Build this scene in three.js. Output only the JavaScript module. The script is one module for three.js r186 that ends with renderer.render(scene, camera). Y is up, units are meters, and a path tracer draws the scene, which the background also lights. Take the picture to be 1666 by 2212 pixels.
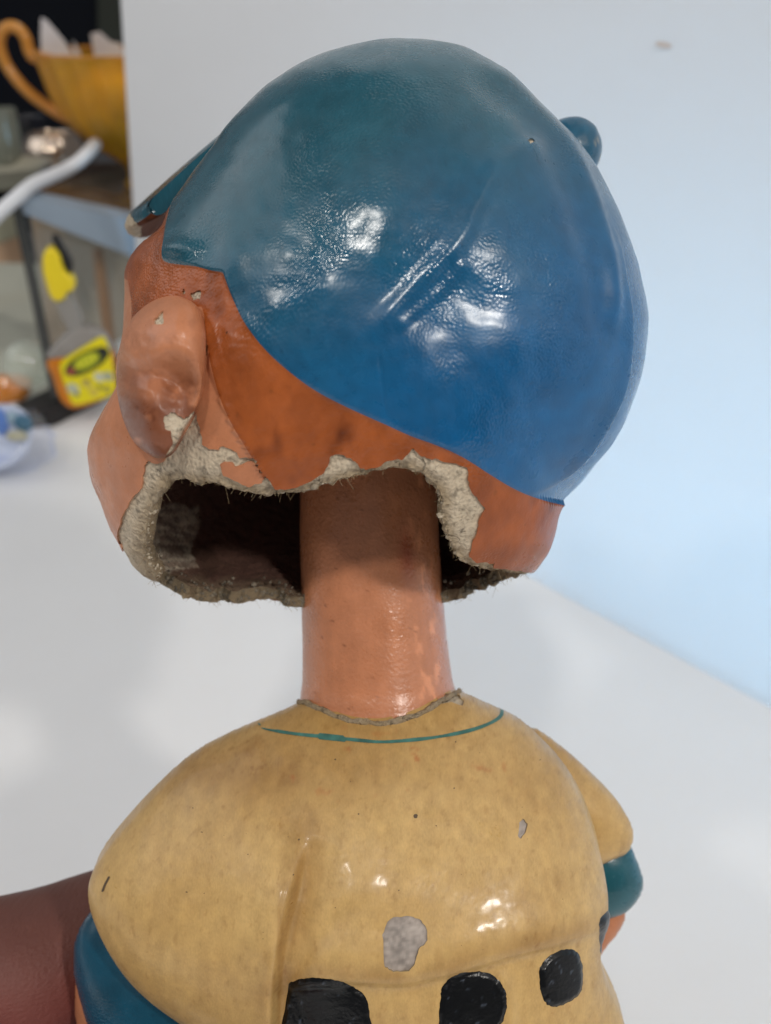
import * as THREE from 'three';
import { ImprovedNoise } from 'three/addons/math/ImprovedNoise.js';
import { RoundedBoxGeometry } from 'three/addons/geometries/RoundedBoxGeometry.js';
import { mergeGeometries } from 'three/addons/utils/BufferGeometryUtils.js';
import { RectAreaLightUniformsLib } from 'three/addons/lights/RectAreaLightUniformsLib.js';

// ------------------------------------------------------------------ camera, light, exposure
const F = 2000, CX = 833, CY = 1106, S = 8.5e-5, D = F * S;      // lens in units of a 1666 x 2212 frame; the figure stands D away
const PITCH = THREE.MathUtils.degToRad(30), HCAM = 0.245;
const scene = new THREE.Scene();
const camera = new THREE.PerspectiveCamera(2 * Math.atan(1106 / F) * 180 / Math.PI, 771 / 1024, 0.01, 30);
camera.position.set(0, HCAM, 0); camera.rotation.x = -PITCH; camera.updateMatrixWorld();
camera.focus = 0.148; camera.userData.fStop = 17;
const renderer = new THREE.WebGLRenderer({ antialias: true });
renderer.setSize(771, 1024);
renderer.toneMapping = THREE.LinearToneMapping; renderer.toneMappingExposure = 1;
renderer.shadowMap.enabled = true;
RectAreaLightUniformsLib.init();
scene.background = new THREE.Color().setRGB(0.13, 0.13, 0.135);
const FIG = new THREE.Vector3(0, HCAM - D * Math.sin(PITCH), -D * Math.cos(PITCH));
function lamp(x, y, z, w, h, colour, intensity, tx, ty, tz) {
  const l = new THREE.RectAreaLight(new THREE.Color().setRGB(...colour), intensity, w, h);
  l.position.set(x, y, z); l.lookAt(tx ?? FIG.x, ty ?? FIG.y, tz ?? FIG.z); scene.add(l);
  return l;
}
function bulb(az, el, dist, size, colour, intensity) {   // seen from the figure: degrees to the right of the viewer, degrees above
  const a = az * Math.PI / 180, e = el * Math.PI / 180, d = new THREE.Vector3(Math.sin(a) * Math.cos(e), Math.sin(e), Math.cos(a) * Math.cos(e)).applyAxisAngle(new THREE.Vector3(1, 0, 0), -PITCH);
  return lamp(FIG.x + d.x * dist, FIG.y + d.y * dist, FIG.z + d.z * dist, size, size, colour, intensity);
}
const WARM = [1, 0.95, 0.88];
bulb(33, 14, 1.25, 0.08, WARM, 250);           // two shop bulbs behind the camera
bulb(-36, 26, 1.35, 0.08, WARM, 120);
bulb(-5, 26, 1.4, 0.09, WARM, 190);           // and others overhead
bulb(58, 64, 1.5, 0.10, WARM, 110);
bulb(0, 94, 1.3, 0.10, WARM, 120);
lamp(0.1, 1.9, 0.1, 1.4, 1.4, [1, 0.98, 0.96], 0.3, 0, 0, -0.3);   // pale ceiling
lamp(-1.2, 1.0, -0.45, 1.4, 1.1, [0.93, 0.97, 1], 1.15, 0.15, 0.22, -0.35);   // broad pale lamp from the left towards the board
lamp(0.29, 0.075, -0.33, 0.5, 0.15, [0.32, 0.69, 1], 9.2, 0.19, 0.075, -0.24);     // cool light shining through the board from behind

// ------------------------------------------------------------------ helpers
const V = (x, y, z) => new THREE.Vector3(x, y, z);
const clamp = (x, a = 0, b = 1) => Math.min(b, Math.max(a, x));
const lerp = (a, b, t) => a + (b - a) * t;
const sstep = (a, b, x) => { const t = clamp((x - a) / (b - a)); return t * t * (3 - 2 * t); };
const perlin = new ImprovedNoise();
const n3 = (x, y, z) => perlin.noise(x + 31.7, y + 11.3, z + 57.9);
const fbm = (x, y, z, o = 4) => { let s = 0, a = 0.5, f = 1; for (let i = 0; i < o; i++) { s += a * n3(x * f, y * f, z * f); a *= 0.5; f *= 2.03; } return s; };
let seed = 20240611;
const rnd = () => { seed = (seed + 0x6D2B79F5) | 0; let t = Math.imul(seed ^ (seed >>> 15), 1 | seed); t = (t + Math.imul(t ^ (t >>> 7), 61 | t)) ^ t; return ((t ^ (t >>> 14)) >>> 0) / 4294967296; };
const rr = (a, b) => a + (b - a) * rnd();
const RGB = (r, g, b) => new THREE.Color().setRGB(r, g, b);
function tag(o, label, category, group, kind) { o.userData.label = label; if (category) o.userData.category = category; if (group) o.userData.group = group; if (kind) o.userData.kind = kind; return o; }
function mk(name, geo, mat, parent) { const m = new THREE.Mesh(geo, mat); m.name = name; m.castShadow = m.receiveShadow = true; parent.add(m); return m; }
function grp(name, parent = scene) { const g = new THREE.Group(); g.name = name; parent.add(g); return g; }
// camera space to world: depth along the view
const right = V(1, 0, 0), up = V(0, Math.cos(PITCH), -Math.sin(PITCH)), fwd = V(0, -Math.sin(PITCH), -Math.cos(PITCH));
const ray = (u, v) => fwd.clone().addScaledVector(right, (u - CX) / F).addScaledVector(up, -(v - CY) / F);
const at = (u, v, depth) => camera.position.clone().addScaledVector(ray(u, v), depth);
const onTable = (u, v, y = 0) => { const r = ray(u, v); return camera.position.clone().addScaledVector(r, (y - HCAM) / r.y); };
// figure frame: x right, y up, z towards the viewer, metres
const fx = (u) => (u - CX) * S, fy = (v) => -(v - CY) * S;
const proj = (x, y, z) => [CX + x / (D - z) * F, CY - y / (D - z) * F];

function densify(pts, closed, per = 6) {   // Catmull-Rom
  const n = pts.length, out = [];
  const P = (i) => closed ? pts[(i + n) % n] : pts[clamp(i, 0, n - 1)];
  for (let i = 0; i < (closed ? n : n - 1); i++) {
    const a = P(i - 1), b = P(i), c = P(i + 1), d = P(i + 2);
    for (let k = 0; k < per; k++) {
      const t = k / per, t2 = t * t, t3 = t2 * t;
      out.push([0, 1].map((q) => 0.5 * (2 * b[q] + (c[q] - a[q]) * t + (2 * a[q] - 5 * b[q] + 4 * c[q] - d[q]) * t2 + (3 * b[q] - a[q] - 3 * c[q] + d[q]) * t3)));
    }
  }
  if (!closed) out.push(pts[n - 1]);
  return out;
}
function jag(pts, amp, closed = true, per = 4) {   // broken edge
  const out = [], n = pts.length;
  for (let i = 0; i < (closed ? n : n - 1); i++) {
    const a = pts[i], b = pts[(i + 1) % n], L = Math.hypot(b[0] - a[0], b[1] - a[1]);
    const k = L > 150 ? 1 : per;
    for (let j = 0; j < k; j++) { const t = j / k, w = j ? amp : amp * 0.3; out.push([lerp(a[0], b[0], t) + rr(-w, w), lerp(a[1], b[1], t) + rr(-w, w)]); }
  }
  if (!closed) out.push(pts[n - 1]);
  return out;
}
function sd(poly, x, y) {   // signed distance, positive inside
  let d = 1e9, inside = false;
  for (let i = 0, n = poly.length, j = n - 1; i < n; j = i++) {
    const xi = poly[i][0], yi = poly[i][1], xj = poly[j][0], yj = poly[j][1];
    const ex = xj - xi, ey = yj - yi, wx = x - xi, wy = y - yi, t = clamp((wx * ex + wy * ey) / (ex * ex + ey * ey || 1));
    const bx = wx - ex * t, by = wy - ey * t; d = Math.min(d, bx * bx + by * by);
    if ((yi > y) !== (yj > y) && x < (xj - xi) * (y - yi) / (yj - yi) + xi) inside = !inside;
  }
  return inside ? Math.sqrt(d) : -Math.sqrt(d);
}
function boxed(poly) {   // with an early way out far from the polygon
  let x0 = 1e9, x1 = -1e9, y0 = 1e9, y1 = -1e9;
  for (const [x, y] of poly) { x0 = Math.min(x0, x); x1 = Math.max(x1, x); y0 = Math.min(y0, y); y1 = Math.max(y1, y); }
  return (x, y) => { const o = Math.max(x0 - x, x - x1, y0 - y, y - y1); return o > 25 ? -o : sd(poly, x, y); };
}
function lineDist(line, x, y) {   // distance, side and fraction along an open polyline
  let d = 1e12, side = 1, at_ = 0; const n = line.length;
  for (let i = 0; i < n - 1; i++) {
    const ax = line[i][0], ay = line[i][1], ex = line[i + 1][0] - ax, ey = line[i + 1][1] - ay, wx = x - ax, wy = y - ay, t = clamp((wx * ex + wy * ey) / (ex * ex + ey * ey));
    const bx = wx - ex * t, by = wy - ey * t, q = bx * bx + by * by;
    if (q < d) { d = q; side = ex * wy - ey * wx > 0 ? 1 : -1; at_ = (i + t) / (n - 1); }
  }
  return [Math.sqrt(d), side, at_];
}

// a triangle soup with attributes per vertex that can be cut along the zero line of an attribute
class Sheet {
  constructor(width) { this.w = width; this.a = []; this.n = 0; }
  add(row) { for (const x of row) this.a.push(x); return this.n++; }
  get(i, k) { return this.a[i * this.w + k]; }
  cut(tris, k) {
    const plus = [], minus = [], edges = [], made = new Map(), w = this.w, a = this.a;
    const mid = (i, j) => {
      const key = i < j ? i * 4194304 + j : j * 4194304 + i;
      if (!made.has(key)) { const fi = a[i * w + k], fj = a[j * w + k], t = fi / (fi - fj); for (let q = 0; q < w; q++) a.push(lerp(a[i * w + q], a[j * w + q], t)); a[this.n * w + k] = 0; made.set(key, this.n++); }
      return made.get(key);
    };
    for (let q = 0; q < tris.length; q += 3) {
      const v = [tris[q], tris[q + 1], tris[q + 2]], s = v.map((i) => a[i * w + k] > 0), c = s[0] + s[1] + s[2];
      if (c === 3) plus.push(...v); else if (c === 0) minus.push(...v);
      else {
        const one = c === 1 ? s.indexOf(true) : s.indexOf(false), [p, b, d] = [v[one], v[(one + 1) % 3], v[(one + 2) % 3]];
        const m1 = mid(p, b), m2 = mid(p, d);
        (c === 1 ? plus : minus).push(p, m1, m2); (c === 1 ? minus : plus).push(m1, b, d, m1, d, m2);
        edges.push(c === 1 ? [m1, m2] : [m2, m1]);   // the plus side lies left of the edge
      }
    }
    return { plus, minus, edges };
  }
}
// mesh from some triangles; place(i) -> {p, n?, c, uv}; skirts: cut edges joined down to place2
function build(sheet, tris, place, { skirts = [], place2, flip = false, smooth = true } = {}) {
  const pos = [], nor = [], col = [], uv = [], idx = [], map = new Map();
  let hasN = true;
  const put = (o) => { pos.push(o.p.x, o.p.y, o.p.z); if (o.n) nor.push(o.n.x, o.n.y, o.n.z); else hasN = false; col.push(...o.c); uv.push(...o.uv); return pos.length / 3 - 1; };
  const at_ = (i) => { if (!map.has(i)) map.set(i, put(place(i))); return map.get(i); };
  for (let q = 0; q < tris.length; q += 3) { const [x, y, z] = [at_(tris[q]), at_(tris[q + 1]), at_(tris[q + 2])]; if (flip) idx.push(x, z, y); else idx.push(x, y, z); }
  const g = new THREE.BufferGeometry();
  const finish = () => {
    g.setAttribute('position', new THREE.Float32BufferAttribute(pos, 3)); g.setAttribute('color', new THREE.Float32BufferAttribute(col, 3)); g.setAttribute('uv', new THREE.Float32BufferAttribute(uv, 2));
    g.setIndex(idx);
  };
  if (!hasN) {   // normals of the sheet before its skirts
    finish(); g.computeVertexNormals(); nor.length = 0; nor.push(...[]); const na = g.attributes.normal.array; for (let i = 0; i < na.length; i++) nor.push(na[i]);
  }
  for (const [e0, e1] of skirts) {
    const A = place(e0), B = place(e1), C = place2(e0), E = place2(e1);
    const n = V().subVectors(B.p, A.p).cross(V().subVectors(C.p, A.p)).normalize(); if (!flip) n.negate();
    const ids = [A, B, C, E].map((o) => { const i = put({ ...o, n }); if (!hasN) nor.push(n.x, n.y, n.z); return i; });
    idx.push(ids[0], ids[2], ids[1], ids[1], ids[2], ids[3]);
  }
  finish(); g.setAttribute('normal', new THREE.Float32BufferAttribute(nor, 3));
  return g;
}

// ------------------------------------------------------------------ textures
function tex(n, f, srgb, rep) {
  const data = new Uint8Array(n * n * 4);
  for (let y = 0; y < n; y++) for (let x = 0; x < n; x++) { const c = f(x / n, y / n), o = (y * n + x) * 4; for (let k = 0; k < 3; k++) data[o + k] = clamp(Array.isArray(c) ? c[k] : c) * 255; data[o + 3] = 255; }
  const t = new THREE.DataTexture(data, n, n); t.wrapS = t.wrapT = THREE.RepeatWrapping; t.magFilter = t.minFilter = THREE.LinearFilter;
  if (srgb) t.colorSpace = THREE.SRGBColorSpace; if (rep) t.repeat.set(rep, rep); t.needsUpdate = true; return t;
}
const tile = (x, y, s, o, z = 0) => {   // fractal noise that tiles, on a torus in 3D slices blended at the border
  const f = (a, b) => fbm(a * s, b * s, z, o), wx = sstep(0.8, 1, x), wy = sstep(0.8, 1, y);
  return lerp(lerp(f(x, y), f(x - 1, y), wx), lerp(f(x, y - 1), f(x - 1, y - 1), wx), wy);
};
const bumpPeel = tex(512, (x, y) => 0.5 + 0.34 * tile(x, y, 8, 2) + 0.62 * tile(x, y, 34, 2, 9), false, 45);     // one tile is 22 mm
const bumpSmooth = tex(512, (x, y) => 0.5 + 0.7 * tile(x, y, 7, 3, 4) + 0.12 * tile(x, y, 60, 2, 2), false, 45);
const bumpPlaster = tex(512, (x, y) => 0.5 + 0.5 * tile(x, y, 16, 5, 3) + 0.5 * Math.abs(tile(x, y, 30, 3, 7)), false, 80);
const roughBlotch = tex(512, (x, y) => { const g = 0.40 + 0.34 * tile(x, y, 5, 5, 6) + 0.16 * tile(x, y, 40, 2, 8); return [1, g, 0]; }, false, 30);
const mottle = tex(512, (x, y) => { const k = 0.9 + 0.22 * tile(x, y, 6, 5, 12) + 0.1 * tile(x, y, 60, 2, 13); return [k, k, k]; }, false, 40);
const weave = tex(512, (x, y) => { const k = 0.92 + 0.2 * tile(x, y, 9, 5, 21) + 0.16 * tile(x * 2 % 1, y, 40, 2, 23), d = sstep(0.2, 0.5, tile(x, y, 22, 4, 25)) * 0.12; return [k - d * 0.7, k - d, k - d * 1.25]; }, false, 45);

const HT = 1536, HSPAN = 0.15;   // one large sheet over the whole head, no repeats
const headTex = (f) => { const t = tex(HT, (x, y) => f((x - 0.5) * HSPAN, (y - 0.5) * HSPAN)); t.repeat.set(1 / HSPAN, 1 / HSPAN); t.offset.set(0.5, 0.5); return t; };
const crinkle = (x, y) => sstep(-0.05, 0.25, fbm(x * 55, y * 55, 71, 3));
const bumpHead = headTex((x, y) => { const m = crinkle(x, y); return 0.5 + (0.10 + 0.34 * m) * n3(x * 2500, y * 2500, 3) + 0.07 * m * n3(x * 1100, y * 1100, 9) + 0.22 * fbm(x * 180, y * 180, 5, 2); });
const roughHead = headTex((x, y) => { const a = fbm(x * 90, y * 90, 33, 4), b = n3(x * 900, y * 900, 35); return [1, 0.36 + 0.30 * a + 0.08 * b - 0.08 * crinkle(x, y), 0]; });
const mottleHead = headTex((x, y) => { const a = fbm(x * 120, y * 120, 41, 3), b = fbm(x * 1500 + y * 500, y * 420 - x * 200, 43, 2), d = sstep(0.3, 0.46, fbm(x * 700, y * 700, 47, 2)), k = 0.93 + 0.16 * a + 0.10 * b; return [k - 0.2 * d, k - 0.16 * d, k - 0.14 * d]; });
const mapPlaster = headTex((x, y) => { const c = Math.abs(fbm(x * 330, y * 330, 81, 3)), d = Math.abs(fbm(x * 800 + 3, y * 800, 83, 2)), g = n3(x * 2200, y * 2200, 85), hole = sstep(0.3, 0.42, fbm(x * 520, y * 520, 87, 2)), m = sstep(-0.1, 0.25, fbm(x * 130, y * 130, 89, 2)), k = 0.94 + 0.2 * g + 0.12 * fbm(x * 300, y * 300, 91, 3) - 0.45 * m * sstep(0.022, 0.0, c) - 0.12 * sstep(0.05, 0.0, d) - 0.35 * hole; return [k, k * 0.97, k * 0.93]; });
const paint = (rough, bump, bs, extra = {}) => new THREE.MeshPhysicalMaterial({ vertexColors: true, color: 0xffffff, roughness: rough, bumpMap: bump, bumpScale: bs, map: mottle, ...extra });
const M = {
  cap: paint(0.85, bumpHead, 0.00013, { map: mottleHead, roughnessMap: roughHead, clearcoat: 0.32, clearcoatRoughness: 0.19, specularIntensity: 0.8 }),
  hair: paint(1, bumpHead, 0.00018, { map: mottleHead, roughnessMap: roughHead, specularIntensity: 0.75, clearcoat: 0.06, clearcoatRoughness: 0.2 }),
  under: new THREE.MeshPhysicalMaterial({ vertexColors: true, roughness: 0.85, specularIntensity: 0.4, side: THREE.DoubleSide }),
  skin: paint(1, bumpSmooth, 0.00008, { roughnessMap: roughBlotch, clearcoat: 0.08, clearcoatRoughness: 0.2, specularIntensity: 0.7 }),
  neck: paint(0.8, bumpPeel, 0.00011, { roughnessMap: roughBlotch, clearcoat: 0.4, clearcoatRoughness: 0.22 }),
  plaster: new THREE.MeshPhysicalMaterial({ vertexColors: true, roughness: 0.95, map: mapPlaster, bumpMap: mapPlaster, bumpScale: 0.0007 }),
  inside: new THREE.MeshPhysicalMaterial({ vertexColors: true, roughness: 0.98, bumpMap: bumpPlaster, bumpScale: 0.0006, side: THREE.DoubleSide }),
  jersey: paint(1.15, bumpPeel, 0.00004, { map: weave, roughnessMap: roughBlotch, clearcoat: 0.2, clearcoatRoughness: 0.14, specularIntensity: 0.8 }),
  belt: paint(0.28, bumpPeel, 0.00007, { specularIntensity: 0.7 }),
  trim: new THREE.MeshPhysicalMaterial({ vertexColors: true, roughness: 0.5 }),
  fiber: new THREE.MeshStandardMaterial({ vertexColors: true, roughness: 0.95 }),
};

// ================================================================== SETTING
const paper = tex(512, (x, y) => { const k = 0.985 + 0.03 * tile(x, y, 6, 4, 31); return [k, k, k]; }, false, 3);
{
  const mat = new THREE.MeshPhysicalMaterial({ color: RGB(0.82, 0.82, 0.825), roughness: 0.5, map: paper, bumpMap: bumpSmooth, bumpScale: 0.00005 });
  const sh = new THREE.Shape([[-1.6, 0.9], [1.4, 0.9], [1.4, -0.72], [-0.232, -0.72], [-0.232, -0.572], [-1.6, -0.572]].map(([x, z]) => new THREE.Vector2(x, -z))), g = new THREE.ExtrudeGeometry(sh, { depth: 0.036, bevelEnabled: true, bevelSize: 0.002, bevelThickness: 0.002, bevelSegments: 3, bevelOffset: -0.002 });
  g.translate(0, 0, -0.038); g.rotateX(-Math.PI / 2);
  const t = mk('tabletop', g, mat, scene);
  tag(t, 'smooth white tabletop under the broken figurine', 'tabletop', null, 'structure');
  const sc = mk('side_counter', new RoundedBoxGeometry(1.4, 0.03, 0.4, 2, 0.002), new THREE.MeshPhysicalMaterial({ color: RGB(0.44, 0.44, 0.37), roughness: 0.45, map: paper }), scene); sc.position.set(-0.94, -0.03, -0.776);
  tag(sc, 'low grey-green counter behind the table at the far left', 'counter', null, 'structure');
  // the white board stands on the table, running from near right to far left
  const p1 = onTable(1140, 1245), p2 = onTable(1666, 1530), dir = V().subVectors(p2, p1).normalize(), nrm = V(-dir.z, 0, dir.x); if (nrm.z < 0) nrm.negate();
  const left = p1.clone().addScaledVector(dir, -0.365), LEAN = THREE.MathUtils.degToRad(4.75);
  const L = 1.6, H = 0.9, th = 0.006, board = grp('backdrop_board'); board.position.copy(left); board.rotation.set(0, Math.atan2(-dir.z, dir.x), 0); board.rotateX(-LEAN);
  mk('panel', new RoundedBoxGeometry(L, H, th, 2, 0.002), new THREE.MeshPhysicalMaterial({ color: RGB(0.88, 0.885, 0.9), roughness: 0.85, map: paper, transmission: 0.3, thickness: 0 }), board).position.set(L / 2, H / 2 - 0.0015, -th / 2);
  tag(board, 'plain white backdrop board standing upright behind the figurine', 'backdrop', null, 'structure');
  board.updateMatrixWorld();   // a faint brown smudge on the board
  const nb = V(0, 0, 1).transformDirection(board.matrixWorld), q = ray(1435, 97), hit = camera.position.clone().addScaledVector(q, V().subVectors(p1, camera.position).dot(nb) / q.dot(nb));
  const sm = mk('smudge', new THREE.CircleGeometry(1, 24), new THREE.MeshStandardMaterial({ color: RGB(0.66, 0.6, 0.57), roughness: 0.9 }), board);
  sm.position.copy(board.worldToLocal(hit)); sm.position.z = 0.0006; sm.scale.set(0.0034, 0.0010, 1); sm.rotation.z = -0.1;
}

// ================================================================== THE FIGURINE
const fig = grp('bobblehead_figurine');
fig.position.copy(FIG); fig.rotation.x = -PITCH;
tag(fig, 'old painted bobblehead ball player with blue cap, its head broken open round the neck', 'bobblehead');
const head = grp('head', fig);

// ---------------- head: a hollow shell, star shaped about its centre
const HC = [800, 700], HF = 0.0405, HB = 0.037;
const sil = [[870, 87], [960, 95], [1020, 114], [1100, 165], [1150, 210], [1196, 254], [1260, 320], [1300, 380], [1340, 460], [1372, 530], [1402, 600], [1420, 680], [1418, 765], [1396, 860], [1348, 960], [1284, 1040], [1230, 1084], [1210, 1112], [1200, 1160], [1176, 1212], [1136, 1252], [1050, 1302], [960, 1328], [820, 1336], [650, 1334], [560, 1322], [440, 1324], [385, 1306], [306, 1250], [250, 1165], [216, 1085], [195, 1025], [188, 980], [200, 930], [230, 872], [252, 800], [264, 730], [268, 660], [270, 600], [284, 555], [320, 512], [364, 455], [424, 372], [510, 262], [600, 172], [700, 120], [800, 93]];
const NA = 720, target = new Float64Array(NA);
{
  const dense = densify(sil, true, 24).map(([u, v]) => [Math.atan2(-(v - HC[1]), u - HC[0]), Math.hypot(u - HC[0], v - HC[1])]).sort((a, b) => a[0] - b[0]);
  for (let i = 0; i < NA; i++) {
    const al = -Math.PI + i * 2 * Math.PI / NA; let j = dense.findIndex((q) => q[0] > al); if (j < 0) j = 0;
    const b = dense[j], a = dense[(j - 1 + dense.length) % dense.length]; let da = b[0] - a[0]; if (da < 0) da += 2 * Math.PI; let t = al - a[0]; if (t < 0) t += 2 * Math.PI;
    target[i] = lerp(a[1], b[1], clamp(t / (da || 1)));
  }
}
let R = Float64Array.from(target), Rs = new Float64Array(NA);
const look = (arr, al) => { const x = ((al + Math.PI) / (2 * Math.PI)) * NA, i = Math.floor(x), t = x - i; return lerp(arr[(i + NA) % NA], arr[(i + 1 + NA) % NA], t); };
const blurR = (arr, w) => { const o = new Float64Array(NA); for (let i = 0; i < NA; i++) { let s = 0, q = 0; for (let k = -w; k <= w; k++) { const g = Math.exp(-k * k / (w * w * 0.35)); s += g * arr[(i + k + NA) % NA]; q += g; } o[i] = s / q; } return o; };
function headBase(dx, dy, dz) {
  const rho = Math.hypot(dx, dy), al = Math.atan2(dy, dx), a = lerp(look(Rs, al), look(R, al), sstep(0.72, 0.98, rho)) * S;
  return V(fx(HC[0]) + a * dx, fy(HC[1]) + a * dy, (dz > 0 ? HF : HB) * dz);
}
for (let it = 0; it < 3; it++) {   // settle the outline for the perspective of a close view
  Rs = blurR(R, 26);
  const app = new Float64Array(NA);
  for (let i = 0; i < NA; i++) for (let k = 0; k <= 40; k++) {
    const th = Math.PI * (0.22 + 0.4 * k / 40), al = -Math.PI + i * 2 * Math.PI / NA, p = headBase(Math.sin(th) * Math.cos(al), Math.sin(th) * Math.sin(al), Math.cos(th)), [u, v] = proj(p.x, p.y, p.z);
    const al2 = Math.atan2(-(v - HC[1]), u - HC[0]), r2 = Math.hypot(u - HC[0], v - HC[1]), j = (Math.round((al2 + Math.PI) / (2 * Math.PI) * NA) + NA) % NA;
    app[j] = Math.max(app[j], r2);
  }
  for (let i = 0; i < NA; i++) if (!app[i]) app[i] = Math.max(app[(i + 1) % NA], app[(i - 1 + NA) % NA], 1);
  const ratio = blurR(Float64Array.from(app, (x, i) => target[i] / x), 11);
  R = R.map((x, i) => x * clamp(ratio[i], 0.9, 1.1));
}
R = blurR(R, 5); Rs = blurR(R, 26);
const capEdge = densify([[372, 430], [361, 470], [353, 515], [349, 545], [355, 564], [385, 571], [420, 575], [455, 584], [479, 588]], false, 5)
  .concat(densify([[482, 589], [490, 612], [505, 650], [530, 700], [570, 752], [620, 799], [680, 843], [750, 880], [830, 916], [890, 943], [940, 961], [1000, 988], [1060, 1026], [1105, 1053], [1150, 1073], [1210, 1090], [1270, 1100]], false, 5));
const capPoly = [...capEdge, [1800, 1100], [1800, -400], [-300, -400], [-300, 425]];
const skinPoly = [[-100, 590], [255, 590], [276, 606], [284, 650], [284, 700], [300, 705], [370, 668], [436, 662], ...densify([[441, 680], [446, 730], [456, 790], [474, 856], [500, 915], [528, 962], [556, 1008], [572, 1038], [597, 1062]], false, 5), [610, 1500], [-100, 1500]];
const plA = jag([[253, 1165], [260, 1122], [277, 1087], [306, 1054], [312, 1009], [319, 996], [332, 1001], [351, 999], [364, 976], [374, 957], [371, 937], [355, 921], [355, 901], [371, 890], [395, 905], [402, 901], [421, 888], [433, 927], [436, 963], [469, 973], [478, 963], [495, 968], [514, 979], [517, 991], [550, 989], [557, 1005], [571, 1025], [596, 1059], [640, 1054], [700, 1022], [714, 997], [710, 985], [722, 983], [733, 981], [746, 987], [768, 997], [776, 1009], [789, 1015], [815, 1010], [835, 997], [850, 995], [870, 993], [893, 968], [905, 983], [920, 989], [948, 993], [975, 1001], [1010, 1009], [1012, 1032], [1014, 1048], [1022, 1067], [1030, 1075], [1050, 1097], [1034, 1126], [1032, 1145], [1026, 1165], [1018, 1188], [1014, 1204], [1030, 1218], [1069, 1216], [1065, 1229], [1100, 1231], [1132, 1236], [1400, 1250], [1400, 1600], [100, 1600], [100, 1230], [266, 1195]], 2.6, true, 4);
const plIsland = jag([[475, 1005], [485, 996], [504, 1002], [508, 1009], [534, 997], [547, 999], [558, 1022], [570, 1028], [568, 1045], [550, 1046], [537, 1054], [514, 1041], [482, 1028]], 2);
const chips = [[[440, 768], [445, 785], [437, 828], [426, 832], [421, 815], [431, 790]], [[410, 635], [425, 627], [434, 626], [433, 648], [425, 645], [417, 652]], [[392, 632], [397, 622], [401, 634], [396, 637]], [[1140, 302], [1152, 296], [1156, 304], [1146, 312]], [[486, 716], [494, 714], [493, 720], [487, 722]]].map((c) => boxed(jag(c, 1.6)));
const sdPlA = boxed(plA), sdIsl = boxed(plIsland);
const cutFront = jag([[299, 1197], [304, 1160], [306, 1123], [325, 1074], [348, 1048], [371, 1035], [410, 1041], [443, 1045], [472, 1045], [504, 1061], [553, 1074], [586, 1072], [618, 1069], [649, 1062], [714, 1046], [764, 1030], [815, 1017], [850, 1012], [885, 1015], [917, 1028], [940, 1048], [952, 1063], [963, 1083], [956, 1122], [964, 1153], [983, 1188], [995, 1212], [1022, 1231], [1065, 1239], [1104, 1243], [1136, 1247], [1400, 1262], [1400, 1700], [200, 1700], [200, 1285], [330, 1262]], 3, true, 4);
const cutBack = jag([[100, 1200], [255, 1210], [330, 1266], [395, 1300], [450, 1312], [560, 1306], [650, 1322], [800, 1326], [960, 1314], [1050, 1284], [1136, 1247], [1400, 1262], [1400, 1700], [100, 1700]], 7, true, 6);
// the modelling of the cap: seams, folds and hollows, as heights in millimetres
const seamA = densify([[1192, 292], [1130, 330], [1062, 376], [1020, 450], [985, 525], [905, 612], [832, 690], [800, 745]], false, 6);
const seamA2 = densify([[1010, 560], [960, 620], [900, 672], [850, 712]], false, 6);
const seamB = densify([[1020, 128], [1110, 190], [1186, 262], [1235, 325], [1282, 430], [1312, 540], [1328, 650], [1330, 740]], false, 6);
const seamB2 = seamB.map(([u, v]) => [u - 34, v + 22]);
const seamC = densify([[1290, 420], [1330, 510], [1352, 600], [1364, 690], [1360, 780], [1338, 868], [1300, 940], [1258, 998], [1200, 1045], [1120, 1072]], false, 6);
const seamD = densify([[470, 330], [560, 262], [660, 205], [790, 162], [900, 158]], false, 6);
const seamE = densify([[818, 760], [826, 830], [832, 900]], false, 4);
const capF = boxed(capPoly);
function headBump(u, v, z) {
  let h = 0; const front = sstep(-0.01, 0.004, z);
  const c = sd(capPoly, u, v); h += 0.38 * sstep(-5, 7, c) * (1 - sstep(1080, 1190, u));
  if (c > 0 && front > 0) {
    const q = (line, w, amp, step = 0, sw = 10) => { const [d, s, t] = lineDist(line, u, v), e = sstep(0, 0.12, t) * sstep(1, 0.82, t); if (d < w * 4) h += front * amp * e * Math.exp(-d * d / (w * w)); if (step) h += front * step * e * (0.5 + 0.5 * Math.tanh(d * s / sw)) * Math.exp(-d * d / 25000); };
    q(seamA, 24, 0.75); q(seamA2, 13, 0.3); q(seamB, 15, 0.8); q(seamB2, 26, -0.5); q(seamD, 40, 0.5); q(seamE, 5, -0.12);
    const [d, s, t] = lineDist(seamC, u, v), e = sstep(0.02, 0.42, t) * sstep(1, 0.74, t); h += front * e * (0.5 * Math.exp(-d * d / 300) - 2.1 * sstep(0, 12, -s * d) * Math.exp(-d * d / 20000));
    h += front * 1.1 * Math.exp(-(((u - 390) / 34) ** 2 + ((v - 538) / 20) ** 2));        // flare of the brim's corner
    h -= front * 0.6 * Math.exp(-(((u - 455) / 30) ** 2 + ((v - 530) / 40) ** 2));
    h -= front * 1.0 * Math.exp(-(((u - 980) / 170) ** 2 + ((v - 640) / 90) ** 2));      // dent below the fold
    h += front * 0.5 * fbm(u / 150, v / 150, 3, 3);
  } else if (front > 0) {
    const hair = 0.32 * fbm(u / 42, v / 70, 1, 3) + 0.1 * fbm(u / 12, v / 16, 5, 2); h += front * hair;
    const [d, s, t] = lineDist(hairRidge, u, v); if (d < 60) h += front * (s > 0 ? 0 : 1) * 0.5 * Math.exp(-d * d / 350) * sstep(0, 0.1, t);
  }
  return h * 1e-3;
}
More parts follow.
